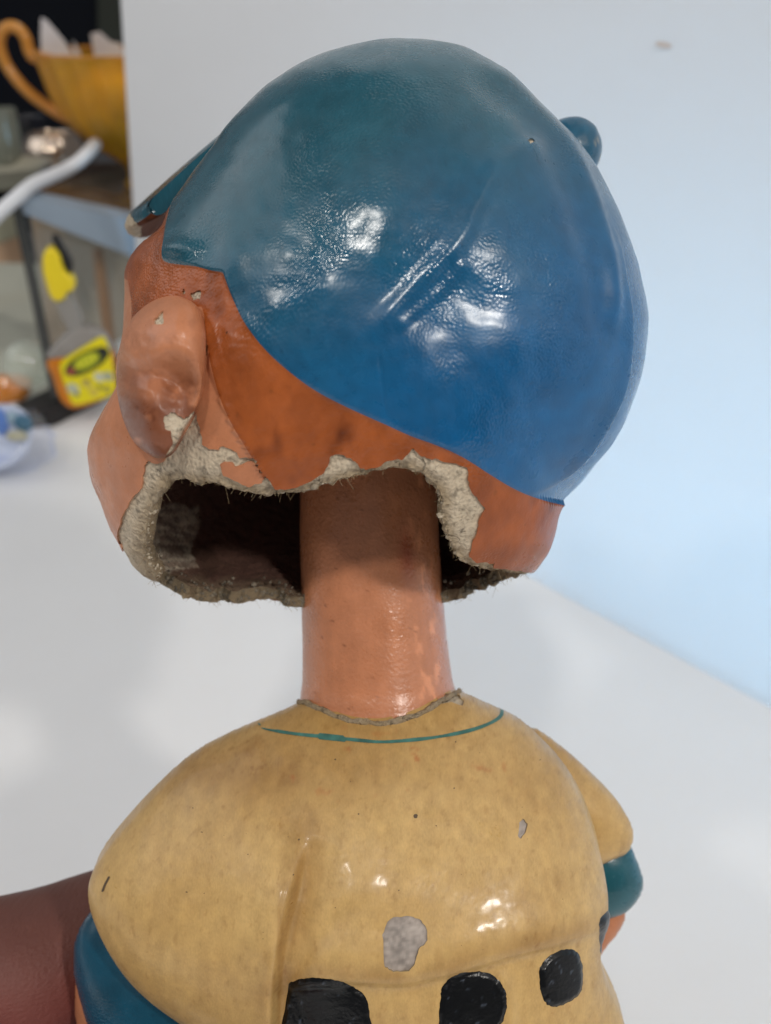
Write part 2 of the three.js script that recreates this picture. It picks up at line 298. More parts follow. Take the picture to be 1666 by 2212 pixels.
const hairRidge = densify([[441, 680], [446, 730], [456, 790], [474, 856], [500, 915], [528, 962], [556, 1008], [590, 1058]], false, 5);
const hs = new Sheet(19);   // d3 p3 n3 u v | 11 cut 12 plaster 13 cap 14 skin 15 inner noise 16-18 spare
const NT = 340, NB = 660, hTris = [];
{
  const id = (i, j) => i === 0 ? 0 : i === NT ? 1 + (NT - 1) * NB : 1 + (i - 1) * NB + ((j + NB) % NB);
  const dirs = [], pts = [], put = (th, al) => { const d = V(Math.sin(th) * Math.cos(al), Math.sin(th) * Math.sin(al), Math.cos(th)); const p = headBase(d.x, d.y, d.z), [u, v] = proj(p.x, p.y, p.z), out = V(p.x - fx(HC[0]), p.y - fy(HC[1]), p.z).normalize(); p.addScaledVector(out, headBump(u, v, p.z)); dirs.push(d); pts.push(p); };
  put(0, 0); for (let i = 1; i < NT; i++) for (let j = 0; j < NB; j++) put(Math.PI * i / NT, 2 * Math.PI * j / NB); put(Math.PI, 0);
  for (let i = 0; i < NT; i++) for (let j = 0; j < NB; j++) { const a = id(i, j), b = id(i, j + 1), c = id(i + 1, j), d = id(i + 1, j + 1); if (i > 0) hTris.push(a, c, b); if (i < NT - 1) hTris.push(b, c, d); }
  const g = new THREE.BufferGeometry(); g.setAttribute('position', new THREE.Float32BufferAttribute(pts.flatMap((p) => [p.x, p.y, p.z]), 3)); g.setIndex(hTris); g.computeVertexNormals(); const N = g.attributes.normal;
  for (let i = 0; i < pts.length; i++) {
    const p = pts[i], d = dirs[i], [u, v] = proj(p.x, p.y, p.z), th = Math.acos(clamp(d.z, -1, 1)), al = Math.atan2(d.y, d.x);
    const cut = -sd(p.z > 0.0 ? cutFront : cutBack, u, v);
    let pl = sdPlA(u, v); pl = Math.min(pl, -sdIsl(u, v)); if (p.z > -0.004) for (const c of chips) pl = Math.max(pl, c(u, v));
    if (p.z < -0.004) pl = Math.min(pl, 12 + 6 * n3(u / 40, v / 40, 2) - cut);
    hs.add([d.x, d.y, d.z, p.x, p.y, p.z, N.getX(i), N.getY(i), N.getZ(i), th * Math.cos(al) * 0.046, th * Math.sin(al) * 0.046, cut, pl, sd(capPoly, u, v), sd(skinPoly, u, v), 0, 0, 0, 0]);
  }
}
const HP = (i) => V(hs.get(i, 3), hs.get(i, 4), hs.get(i, 5)), HN = (i) => V(hs.get(i, 6), hs.get(i, 7), hs.get(i, 8)).normalize(), HUV = (i) => [hs.get(i, 9), hs.get(i, 10)];
const keep = hs.cut(hTris, 11), split1 = hs.cut(keep.plus, 12), split2 = hs.cut(split1.minus, 13), split3 = hs.cut(split2.minus, 14);
const tint = (c, k, w = [1, 1, 1]) => c.map((x, q) => Math.max(0, x * (1 + k * w[q])));
const capCol = (p) => { const a = fbm(p.x * 60, p.y * 60, p.z * 60, 4), b = fbm(p.x * 400, p.y * 400, p.z * 400, 2), y = sstep(-0.01, 0.05, p.y - p.x * 0.55 - 0.012 + a * 0.012); return tint([lerp(0.002, 0.012, y), lerp(0.10, 0.082, y), lerp(0.265, 0.118, y)], a * 0.35 + b * 0.25); };
const hairCol = (p) => { const a = fbm(p.x * 110, p.y * 70, p.z * 110, 4), b = fbm(p.x * 350 + 9, p.y * 220, p.z * 350, 3), d = sstep(0.12, 0.42, fbm(p.x * 160 + 3, p.y * 110, p.z * 160, 3)); return tint([0.345, 0.085, 0.018], a * 0.5 + b * 0.4 - d * 0.4, [1, 1.1, 1.2]); };
const skinCol = (p) => { const a = fbm(p.x * 90, p.y * 90, p.z * 90, 4), b = sstep(0.3, 0.5, fbm(p.x * 500, p.y * 500, p.z * 500, 2)); return tint([0.56, 0.222, 0.108], a * 0.25 - b * 0.35, [1, 1.2, 1.3]); };
const plasterCol = (p, dirt = 0) => { const a = fbm(p.x * 200, p.y * 200, p.z * 200, 4), b = sstep(0.1, 0.4, fbm(p.x * 700, p.y * 700, p.z * 700, 3)), k = clamp(dirt + 0.5 * a + 0.2); return tint([lerp(0.66, 0.31, k), lerp(0.575, 0.235, k), lerp(0.455, 0.145, k)], a * 0.4 - b * 0.55); };
const PT = 0.00038;   // thickness of the paint and its ground
const painted = (col) => (i) => { const p = HP(i); return { p, n: HN(i), c: col(p), uv: HUV(i) }; };
const plasterAt = (i) => { const p = HP(i), n = HN(i), cut = hs.get(i, 11), edge = 1 - sstep(2, 26, cut); const h = 0.00045 * fbm(p.x * 420, p.y * 420, p.z * 420, 4) + 0.00016 * fbm(p.x * 1500, p.y * 1500, p.z * 1500, 2) + 0.00040 * edge * n3(p.x * 900, p.y * 900, p.z * 900) - 0.0006 * edge; return { p: p.addScaledVector(n, -PT + h), c: plasterCol(p, edge * 0.55), uv: HUV(i) }; };
const below = (col) => (i) => { const p = HP(i), n = HN(i); return { p: p.clone().addScaledVector(n, -PT * 1.7), c: plasterCol(p, 0.3), uv: HUV(i) }; };
const patch = boxed([[280, 1150], [330, 1098], [395, 1112], [416, 1098], [418, 1150], [404, 1190], [398, 1215], [412, 1250], [330, 1270], [280, 1230]]);
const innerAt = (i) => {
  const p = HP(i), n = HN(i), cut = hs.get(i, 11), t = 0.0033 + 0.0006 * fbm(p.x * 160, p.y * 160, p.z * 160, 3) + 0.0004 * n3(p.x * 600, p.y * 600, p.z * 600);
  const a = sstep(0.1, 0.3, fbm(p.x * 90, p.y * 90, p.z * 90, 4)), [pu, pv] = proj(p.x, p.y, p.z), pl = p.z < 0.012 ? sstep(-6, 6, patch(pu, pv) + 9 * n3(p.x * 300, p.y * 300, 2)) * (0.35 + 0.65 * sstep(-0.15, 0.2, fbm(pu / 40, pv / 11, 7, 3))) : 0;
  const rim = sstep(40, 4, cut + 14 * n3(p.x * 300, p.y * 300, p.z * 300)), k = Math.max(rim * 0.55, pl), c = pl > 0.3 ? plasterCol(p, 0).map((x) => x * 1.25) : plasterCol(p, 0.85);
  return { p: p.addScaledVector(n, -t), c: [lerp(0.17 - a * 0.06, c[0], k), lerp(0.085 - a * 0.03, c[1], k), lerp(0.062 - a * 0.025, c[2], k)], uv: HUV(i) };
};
const rimOut = (i) => { const o = plasterAt(i); return { ...o, c: plasterCol(o.p, 0.5) }; };
const cap = mk('cap', build(hs, split2.plus, painted(capCol), { skirts: [...split1.edges.map(([a, b]) => [b, a]).filter(([a]) => hs.get(a, 13) > 0)], place2: below() }), M.cap, head);
tag(cap, 'blue painted cap crown with raised seams and glossy worn paint');
const skinEdges = split1.edges.map(([a, b]) => [b, a]).filter(([a]) => hs.get(a, 13) <= 0);
mk('hair', build(hs, split3.minus, painted(hairCol), { skirts: skinEdges.filter(([a]) => hs.get(a, 14) <= 0), place2: below() }), M.hair, head);
mk('face', build(hs, split3.plus, painted(skinCol), { skirts: skinEdges.filter(([a]) => hs.get(a, 14) > 0), place2: below() }), M.skin, head);
tag(mk('bare_plaster', build(hs, split1.plus, plasterAt), M.plaster, head), 'bare grey plaster where the paint has flaked off around the hole');
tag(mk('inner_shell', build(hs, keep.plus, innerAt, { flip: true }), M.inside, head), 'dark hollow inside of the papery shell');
{   // the broken rim, joining outside and inside
  const e = keep.edges, pos = [], col = [], uv = [], idx = [], rows = 5, memo = new Map();
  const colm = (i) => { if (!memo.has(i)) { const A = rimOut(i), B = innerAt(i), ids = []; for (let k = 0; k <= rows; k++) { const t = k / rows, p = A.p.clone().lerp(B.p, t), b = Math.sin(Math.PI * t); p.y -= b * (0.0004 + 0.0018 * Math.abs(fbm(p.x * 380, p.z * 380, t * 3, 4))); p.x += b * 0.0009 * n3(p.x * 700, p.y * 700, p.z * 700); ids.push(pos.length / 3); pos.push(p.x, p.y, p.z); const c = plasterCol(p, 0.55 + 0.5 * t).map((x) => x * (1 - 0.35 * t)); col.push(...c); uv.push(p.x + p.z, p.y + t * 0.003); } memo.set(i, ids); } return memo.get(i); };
  for (const [a, b] of e) { const A = colm(a), B = colm(b); for (let k = 0; k < rows; k++) idx.push(A[k], A[k + 1], B[k], B[k], A[k + 1], B[k + 1]); }
  const g = new THREE.BufferGeometry(); g.setAttribute('position', new THREE.Float32BufferAttribute(pos, 3)); g.setAttribute('color', new THREE.Float32BufferAttribute(col, 3)); g.setAttribute('uv', new THREE.Float32BufferAttribute(uv, 2)); g.setIndex(idx); g.computeVertexNormals();
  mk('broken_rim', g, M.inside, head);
}
function hairs(list, dense) {   // tiny bent fibres: [point, direction, length, radius]
  const gs = [];
  for (const [p, d, len, r] of list) {
    const side = V(rr(-1, 1), rr(-1, 1), rr(-1, 1)).multiplyScalar(len * 1.1), c = new THREE.QuadraticBezierCurve3(p, p.clone().addScaledVector(d, len * 0.5).addScaledVector(side, 0.3), p.clone().addScaledVector(d, len).add(side));
    const g = new THREE.TubeGeometry(c, 3, r, 3, false), col = [], k = rnd(); g.deleteAttribute('uv'); for (let i = 0; i < g.attributes.position.count; i++) col.push(lerp(0.5, 0.2, k), lerp(0.40, 0.13, k), lerp(0.25, 0.06, k)); g.setAttribute('color', new THREE.Float32BufferAttribute(col, 3)); gs.push(g);
  }
  return mergeGeometries(gs);
}
{
  const list = [], e = keep.edges.filter(([a]) => hs.get(a, 5) > -0.02);
  for (let k = 0; k < 2000; k++) {
    const [a] = e[Math.floor(rnd() * e.length)], A = rimOut(a).p, B = innerAt(a).p, p = A.lerp(B, rnd() * 0.8), n = HN(a); if (rnd() < 0.3) p.addScaledVector(n, 0.0002).y += rnd() * 0.001;
    list.push([p, V(n.x * 0.5 + rr(-0.8, 0.8), -0.8 + rr(-0.5, 0.7), n.z * 0.6 + rr(-0.6, 0.6)).normalize(), rr(0.0002, 0.0008) * (rnd() < 0.08 ? 2 : 1), rr(0.000018, 0.000036)]);
  }
  const f = mk('frayed_fiber', hairs(list), M.fiber, head); f.userData.kind = 'stuff';
  const gs = [];   // loose crumbs and flakes of plaster along the break
  for (let k = 0; k < 1200; k++) {
    const [a] = e[Math.floor(rnd() * e.length)], A = rimOut(a).p, B = innerAt(a).p, n = HN(a), up_ = rnd() ** 2 * 0.0034, p = A.clone().lerp(B, rnd() * 0.5).addScaledVector(n, rr(-0.0002, 0.0001)); p.y += up_ * (rnd() < 0.6 ? 1 : 0); p.addScaledVector(n, -0.00025);
    const sz = rr(0.00012, 0.00042) * (rnd() < 0.1 ? 1.5 : 1), g = new THREE.IcosahedronGeometry(sz, 1), q = g.attributes.position, col = [], o = rr(0, 90), kk = rr(0.55, 1.05) * (p.z < 0.004 ? 0.42 : 1); g.deleteAttribute('uv');
    for (let i = 0; i < q.count; i++) { const m = 1 + 0.5 * n3(q.getX(i) * 3500 + o, q.getY(i) * 3500, q.getZ(i) * 3500); q.setXYZ(i, q.getX(i) * m, q.getY(i) * m * 0.8, q.getZ(i) * m); col.push(0.52 * kk, 0.44 * kk, 0.33 * kk); }
    g.setAttribute('color', new THREE.Float32BufferAttribute(col, 3)); g.rotateX(rr(0, 6)); g.rotateZ(rr(0, 6)); g.translate(p.x, p.y, p.z); gs.push(g);
  }
  mk('plaster_crumb', mergeGeometries(gs), M.fiber, head).userData.kind = 'stuff';
}

// ---------------- ear
{
  const EC = [352, 815], outline = [[372, 641], [402, 646], [428, 664], [440, 700], [442, 760], [436, 830], [420, 890], [396, 935], [372, 978], [350, 990], [325, 984], [292, 955], [270, 905], [258, 845], [260, 790], [272, 730], [292, 690], [330, 656]];
  const pol = densify(outline, true, 8).map(([u, v]) => [Math.atan2(-(v - EC[1]), u - EC[0]), Math.hypot(u - EC[0], v - EC[1])]).sort((a, b) => a[0] - b[0]);
  const rad = (al) => { let j = pol.findIndex((q) => q[0] > al); if (j < 0) j = 0; const b = pol[j], a = pol[(j - 1 + pol.length) % pol.length]; let da = b[0] - a[0]; if (da < 0) da += 2 * Math.PI; let t = al - a[0]; if (t < 0) t += 2 * Math.PI; return lerp(a[1], b[1], clamp(t / (da || 1))); };
  const es = new Sheet(12), tris = [], nt = 110, nb = 220, H = 0.0085, pts = [];
  let sw = 0, m = [[0, 0, 0, 0], [0, 0, 0, 0], [0, 0, 0, 0]];   // the plane of the head's side under the ear
  for (let i = 0; i < hs.n; i += 3) { const z = hs.get(i, 5); if (z < 0) continue; const x = hs.get(i, 3), y = hs.get(i, 4), [u, v] = proj(x, y, z); if (Math.abs(u - EC[0]) > 70 || Math.abs(v - EC[1]) > 150) continue; const q = [1, (u - EC[0]) / 100, (v - EC[1]) / 100]; for (let a = 0; a < 3; a++) { for (let b = 0; b < 3; b++) m[a][b] += q[a] * q[b]; m[a][3] += q[a] * z; } }
  for (let a = 0; a < 3; a++) { const d = m[a][a]; m[a] = m[a].map((x) => x / d); for (let b = 0; b < 3; b++) if (b !== a) { const f = m[b][a]; m[b] = m[b].map((x, q) => x - f * m[a][q]); } }
  const [zf, gx, gy] = m.map((q) => q[3]), z0 = zf + 0.0012; 
  const id = (i, j) => i === 0 ? 0 : i === nt ? 1 + (nt - 1) * nb : 1 + (i - 1) * nb + ((j + nb) % nb);
  const put = (th, al) => {
    const sx = Math.sin(th), a = rad(al), u = EC[0] + sx * Math.cos(al) * a, v = EC[1] - sx * Math.sin(al) * a, zb = z0 + (gx * (u - EC[0]) + gy * (v - EC[1])) / 100 * 0.97, kk = (D - zb) / D;
    let z = zb + H * Math.cos(th); if (th < Math.PI / 2) z -= H * Math.cos(th) * 0.75 * sstep(760, 850, v) * sstep(-30, 80, u - EC[0]);
    if (th < Math.PI / 2) { const w = Math.cos(th); z += w * (-0.0018 * Math.exp(-(((u - 398) / 26) ** 2 + ((v - 850) / 70) ** 2)) + 0.0008 * Math.exp(-(((u - 345) / 60) ** 2 + ((v - 735) / 60) ** 2)) - 0.0012 * Math.exp(-(((u - 340) / 70) ** 2 + ((v - 822) / 26) ** 2)) + 0.0006 * fbm(u / 40, v / 40, 8, 3)); }
    pts.push([fx(u) * kk, fy(v) * kk, z]);
  };
  put(0, 0); for (let i = 1; i < nt; i++) for (let j = 0; j < nb; j++) put(Math.PI * i / nt, -Math.PI + 2 * Math.PI * j / nb); put(Math.PI, 0);
  for (let i = 0; i < nt; i++) for (let j = 0; j < nb; j++) { const a = id(i, j), b = id(i, j + 1), c = id(i + 1, j), d = id(i + 1, j + 1); if (i > 0) tris.push(a, c, b); if (i < nt - 1) tris.push(b, c, d); }
  const g = new THREE.BufferGeometry(); g.setAttribute('position', new THREE.Float32BufferAttribute(pts.flat(), 3)); g.setIndex(tris); g.computeVertexNormals(); const N = g.attributes.normal;
  const c1 = boxed(jag([[331, 690], [341, 680], [353, 668], [354, 700], [345, 701], [333, 699]], 1.5)), c2 = boxed(plA);
  pts.forEach(([x, y, z], i) => { const [u, v] = proj(x, y, z); es.add([x, y, z, N.getX(i), N.getY(i), N.getZ(i), x, y, N.getZ(i) > -0.1 ? Math.max(c1(u, v), c2(u, v)) : -9, 0, 0, 0]); });
  const EP = (i) => V(es.get(i, 0), es.get(i, 1), es.get(i, 2)), EN = (i) => V(es.get(i, 3), es.get(i, 4), es.get(i, 5)).normalize(), c = es.cut(tris, 8);
  const dirt = (p) => { const [u, v] = proj(p.x, p.y, p.z), m = sstep(760, 890, v + 50 * n3(u / 60, v / 60, 1)) * sstep(-0.1, 0.25, 0.25 + fbm(u / 60, v / 60, 4, 4)) * 0.58 + 0.12 * sstep(0.1, 0.35, fbm(u / 30, v / 40, 14, 4)); return tint(skinCol(p), -Math.min(m, 0.75), [1, 1.12, 1.16]); };
  const ear = mk('ear', build(es, c.minus, (i) => { const p = EP(i); return { p, n: EN(i), c: dirt(p), uv: [p.x, p.y] }; }, { skirts: c.edges.map(([a, b]) => [b, a]), place2: (i) => { const p = EP(i).addScaledVector(EN(i), -PT * 1.5); return { p, c: plasterCol(p, 0.3), uv: [p.x, p.y] }; } }), M.skin, head);
  mk('paint_chip', build(es, c.plus, (i) => { const p = EP(i).addScaledVector(EN(i), -PT); return { p, c: plasterCol(p, 0), uv: [p.x, p.y] }; }), M.plaster, head);
}

// ---------------- visor: a thin curved plate reaching forward from the cap, its tip broken
{
  const nS = 60, nZ = 90, zc = -0.027, hz = 0.028, k = 1;
  const A = V(fx(520), fy(228), 0), B = V(fx(248), fy(442), 0), AB = V().subVectors(B, A), dn = V(-AB.y, AB.x, 0).normalize(); if (dn.y > 0) dn.negate();
  const vs = new Sheet(8), tris = [], th = 0.0036;
  const P = (i, j, side) => { const t = i / nS, w = j / nZ * 2 - 1, e = Math.pow(Math.max(0, 1 - Math.abs(w) ** 2.4), 0.5), s = t * lerp(0.84, 1, e), round = Math.sqrt(Math.max(0, 1 - Math.max(0, (t - 0.9) / 0.1) ** 2)), z = zc + w * hz * (0.72 + 0.28 * (1 - s)); P.s = s; const p = A.clone().addScaledVector(AB, s).addScaledVector(dn, 0.0022 * (w * w) + 0.0012 * s * s + 0.5 * th + side * th * 0.5 * Math.max(0.05, round)); p.z = z; p.x += z * 0.27; p.y -= z * 0.22; return p; };
  for (const side of [-1, 1]) for (let i = 0; i <= nS; i++) for (let j = 0; j <= nZ; j++) {
    const p = P(i, j, side), t = i / nS, w = j / nZ * 2 - 1; vs.add([p.x, p.y, p.z, t, 0.905 - P.s + 0.06 * fbm(w * 6, t * 3, 4, 3) + (1 - Math.exp(-((w) ** 2) * 1.5)) * 0.05, -side, 0, 0]);
  }
  const id = (s, i, j) => s * (nS + 1) * (nZ + 1) + i * (nZ + 1) + j, top = [], bot = [];
  for (let i = 0; i < nS; i++) for (let j = 0; j < nZ; j++) { top.push(id(0, i, j), id(0, i + 1, j), id(0, i, j + 1), id(0, i, j + 1), id(0, i + 1, j), id(0, i + 1, j + 1)); bot.push(id(1, i, j), id(1, i, j + 1), id(1, i + 1, j), id(1, i + 1, j), id(1, i, j + 1), id(1, i + 1, j + 1)); }
  for (let i = 0; i < nS; i++) for (const j of [0, nZ]) top.push(id(0, i, j), id(1, i, j), id(0, i + 1, j), id(0, i + 1, j), id(1, i, j), id(1, i + 1, j));
  for (let j = 0; j < nZ; j++) top.push(id(0, nS, j), id(1, nS, j), id(0, nS, j + 1), id(0, nS, j + 1), id(1, nS, j), id(1, nS, j + 1));
  const at_ = (f, rough) => (i) => { const p = V(vs.get(i, 0), vs.get(i, 1), vs.get(i, 2)); if (rough) { p.x += 0.0006 * fbm(p.x * 500, p.y * 500, p.z * 500, 3); p.y += 0.0007 * fbm(p.x * 500, p.y * 500 + 7, p.z * 500, 3); } return { p, c: f(p), uv: [p.x, p.z] }; };
  const tc = vs.cut(top, 4), bc = vs.cut(bot, 4), ds = { side: THREE.DoubleSide };
  for (const m of ['cap', 'hair', 'plaster']) M[m].side = THREE.DoubleSide;
  mk('visor', build(vs, tc.plus, at_(capCol)), M.cap, head);
  tag(mk('visor_underside', build(vs, bc.plus, at_((p) => tint(hairCol(p), -0.7))), M.under, head), 'brown underside of the visor');
  tag(mk('visor_tip', build(vs, [...tc.minus, ...bc.minus], at_((p) => plasterCol(p, 0.35), true)), M.plaster, head), 'bare broken plaster tip of the visor');
}
// ---------------- button on top of the cap
{
  const g = new THREE.SphereGeometry(1, 64, 40), p = g.attributes.position, col = [], v = V(), zc = -0.006, k = (D - zc) / D;
  for (let i = 0; i < p.count; i++) { v.fromBufferAttribute(p, i); const s = 1 + 0.05 * fbm(v.x * 2, v.y * 2, v.z * 2, 2); v.multiplyScalar(s); v.set(v.x * 70 * S, v.y * 78 * S, v.z * 0.0066); p.setXYZ(i, v.x, v.y, v.z); const worn = sstep(0.1, 0.22, fbm(v.x * 300, v.y * 300, v.z * 300 + 4, 3)) * sstep(0.0025, 0.0045, v.x); const c = tint([0.005, 0.088, 0.165], 0.6 * fbm(v.x * 300, v.y * 300, v.z * 300, 3)); col.push(lerp(c[0], 0.5, worn), lerp(c[1], 0.42, worn), lerp(c[2], 0.3, worn)); }
  g.setAttribute('color', new THREE.Float32BufferAttribute(col, 3)); g.computeVertexNormals();
  const uv = g.attributes.uv; for (let i = 0; i < uv.count; i++) uv.setXY(i, uv.getX(i) * 0.03, uv.getY(i) * 0.015);
  const b = mk('button', g, M.cap, head); b.position.set(fx(CX + (1228 - CX) * k), fy(CY + (330 - CY) * k), zc); b.rotation.z = -0.6;
}

// ---------------- neck tube
{
  const rows = [[940, 797, 146], [1040, 797, 148], [1150, 798, 149.5], [1280, 804, 152.5], [1400, 811, 157], [1460, 815, 161], [1490, 817.5, 165], [1510, 819, 171], [1530, 820, 175]], nb = 160, nr = 160, pos = [], uv = [], col = [], idx = [];
  const ip = (v, k) => { let i = 0; while (i < rows.length - 2 && rows[i + 1][0] < v) i++; const t = clamp((v - rows[i][0]) / (rows[i + 1][0] - rows[i][0])); return lerp(rows[i][k], rows[i + 1][k], t); };
  for (let i = 0; i <= nr; i++) { const v = 940 + 590 * i / nr, c = (ip(v - 18, 1) + ip(v + 18, 1)) / 2, r = (ip(v - 18, 2) + ip(v + 18, 2)) / 2; for (let j = 0; j <= nb; j++) { const a = 2 * Math.PI * j / nb, q = r * (1 + 0.006 * fbm(Math.cos(a) * 2, Math.sin(a) * 2, v / 120, 3)) * S; const kn = 1.047, p = V(fx(c) * kn + q * kn * Math.cos(a), fy(v) * kn, q * Math.sin(a) * 0.97 - 0.008); pos.push(p.x, p.y, p.z); uv.push(a * 0.0131, v * S); const spot = sstep(0.32, 0.42, fbm(p.x * 700, p.y * 700, p.z * 700, 2)), streak = 0.3 * fbm(a * 9, v / 300, 4, 3), pale = sstep(0.1, 0.4, fbm(a * 3, v / 90, 9, 4)) * 0.2; const c3 = tint([0.575, 0.225, 0.108], streak * 0.4 - spot * 0.45 + pale * 0.3 + 0.5 * sstep(0.05, 0.3, fbm(a * 6 + 3, v / 60, 17, 4)) * Math.exp(-(((j / nb - 0.12) / 0.06) ** 2)), [1, 1.15, 1.25]); const brown = Math.exp(-(((j / nb - 0.165) / 0.02) ** 2 + ((v - 1195) / 55) ** 2)) * 0.5; col.push(c3[0] * (1 - brown * 0.6), c3[1] * (1 - brown), c3[2] * (1 - brown)); } }
  for (let i = 0; i < nr; i++) for (let j = 0; j < nb; j++) { const a = i * (nb + 1) + j, b = a + 1, c = a + nb + 1, d = c + 1; idx.push(a, b, c, b, d, c); }
  const g = new THREE.BufferGeometry(); g.setAttribute('position', new THREE.Float32BufferAttribute(pos, 3)); g.setAttribute('uv', new THREE.Float32BufferAttribute(uv, 2)); g.setAttribute('color', new THREE.Float32BufferAttribute(col, 3)); g.setIndex(idx); g.computeVertexNormals();
  M.neck.side = THREE.DoubleSide; mk('neck', g, M.neck, fig);
}

// ---------------- body: solids swelling from their outlines
function swollen(outline, step, depth, zc, bump, backDepth = depth, tilt = [0, 0]) {
  let x0 = 1e9, x1 = -1e9, y0 = 1e9, y1 = -1e9; for (const [x, y] of outline) { x0 = Math.min(x0, x); x1 = Math.max(x1, x); y0 = Math.min(y0, y); y1 = Math.max(y1, y); }
  x0 -= step * 2; y0 -= step * 2; const nx = Math.ceil((x1 + step * 2 - x0) / step) + 1, ny = Math.ceil((y1 + step * 2 - y0) / step) + 1;
  const f = new Float32Array(nx * ny), h = new Float32Array(nx * ny);
  for (let j = 0; j < ny; j++) for (let i = 0; i < nx; i++) { const q = sd(outline, x0 + i * step, y0 + j * step); f[j * nx + i] = q; h[j * nx + i] = q > 0 ? q * 60 : 0; }
  const om = 1.94; for (let it = 0; it < 420; it++) for (let j = 1; j < ny - 1; j++) for (let i = 1; i < nx - 1; i++) {
    const o = j * nx + i; if (f[o] <= 0) continue;
    h[o] += om * ((h[o - 1] + h[o + 1] + h[o - nx] + h[o + nx] + step * step) / 4 - h[o]);
  }
  const grids = [1, -1].map((side) => {
    const s = new Sheet(16), tris = [], pts = [];
    for (let j = 0; j < ny; j++) for (let i = 0; i < nx; i++) {
      const o = j * nx + i, u = x0 + i * step, v = y0 + j * step, zz = Math.sqrt(Math.max(0, 4 * h[o])) * S * (side > 0 ? depth : backDepth), x = fx(u), y = fy(v);
      let z = zc + side * zz + (u - outline[0][0]) * S * tilt[0] + (v - outline[0][1]) * S * tilt[1];
      if (side > 0 && f[o] > 0) { if (bump) { const e = 1e-3 * sstep(0, 14, f[o]); let b = 0; for (let q = 0; q < 3; q++) b = bump(...proj(x, y, z + b), f[o]) * e; z += b; } }
      pts.push([x, y, z]);
    }
    for (let j = 0; j < ny - 1; j++) for (let i = 0; i < nx - 1; i++) { const a = j * nx + i, b = a + 1, c = a + nx, d = c + 1; if (Math.max(f[a], f[b], f[c], f[d]) <= 0) continue; if (side > 0) tris.push(a, c, b, b, c, d); else tris.push(a, b, c, b, d, c); }
    const g = new THREE.BufferGeometry(); g.setAttribute('position', new THREE.Float32BufferAttribute(pts.flat(), 3)); g.setIndex(tris); g.computeVertexNormals(); const N = g.attributes.normal;
    pts.forEach(([x, y, z], i) => { const [u, v] = proj(x, y, z); s.add([x, y, z, N.getX(i), N.getY(i), N.getZ(i), u, v, f[i], 0, 0, 0, 0, 0, 0, 0]); });
    s.zAt = (x, y) => { const a = (x / S + CX - x0) / step, b = (CY - y / S - y0) / step, i = clamp(Math.floor(a), 0, nx - 2), j = clamp(Math.floor(b), 0, ny - 2), q = (m, n) => f[(j + n) * nx + i + m] > 0 ? pts[(j + n) * nx + i + m][2] : -1; return lerp(lerp(q(0, 0), q(1, 0), a - i), lerp(q(0, 1), q(1, 1), a - i), b - j); };
    const c = s.cut(tris, 8), E = 3;
    for (const e of c.edges) for (const i of e) { const u = s.get(i, 0) / S + CX, v = CY - s.get(i, 1) / S, gu = sd(outline, u + E, v) - sd(outline, u - E, v), gv = sd(outline, u, v + E) - sd(outline, u, v - E), L = Math.hypot(gu, gv) || 1; s.a[i * s.w + 2] = zc; s.a[i * s.w + 3] = -gu / L; s.a[i * s.w + 4] = gv / L; s.a[i * s.w + 5] = 0; }
    s.tris = c.plus; s.P = (i) => V(s.get(i, 0), s.get(i, 1), s.get(i, 2)); s.N = (i) => V(s.get(i, 3), s.get(i, 4), s.get(i, 5)).normalize();
    s.field = (k, fn) => { for (let i = 0; i < s.n; i++) s.a[i * s.w + k] = fn(s.get(i, 6), s.get(i, 7), i); };
    return s;
  });
  return grids;
}
const simple = (s, col, tris = s.tris, off = 0) => build(s, tris, (i) => { const p = s.P(i), n = s.N(i); p.addScaledVector(n, off); return { p, n, c: col(p, s.get(i, 6), s.get(i, 7)), uv: [p.x, p.y] }; });
const join = (a, b) => mergeGeometries([a, b]);

const jersey = densify([[640, 1530], [578, 1558], [514, 1584], [460, 1608], [406, 1640], [364, 1674], [314, 1722], [268, 1772], [230, 1818], [206, 1856], [194, 1892], [195, 1920], [207, 1955], [230, 1998], [264, 2052], [305, 2098], [350, 2136], [400, 2168], [450, 2192], [492, 2215], [530, 2262], [556, 2340], [570, 2440], [590, 2530], [800, 2545], [960, 2470], [1100, 2545], [1330, 2530], [1362, 2400], [1362, 2300], [1352, 2212], [1334, 2150], [1306, 2090], [1290, 2040], [1294, 1990], [1303, 1950], [1307, 1900], [1300, 1840], [1282, 1770], [1256, 1708], [1222, 1655], [1180, 1608], [1126, 1562], [1062, 1532], [985, 1500], [900, 1486], [800, 1486], [700, 1500]], true, 4);
const foldL = densify([[668, 1800], [655, 1850], [634, 1930], [614, 2010], [602, 2080], [596, 2150], [592, 2260]], false, 5);
const foldM = densify([[770, 1945], [712, 2010], [660, 2060], [625, 2120]], false, 5);
const waist = densify([[560, 2150], [640, 2112], [740, 2106], [850, 2112], [940, 2098], [1010, 2078], [1100, 2052], [1200, 2026], [1290, 1998], [1360, 1974]], false, 5);
const pleat = densify([[1080, 2090], [1098, 2150], [1104, 2212], [1106, 2300]], false, 4);
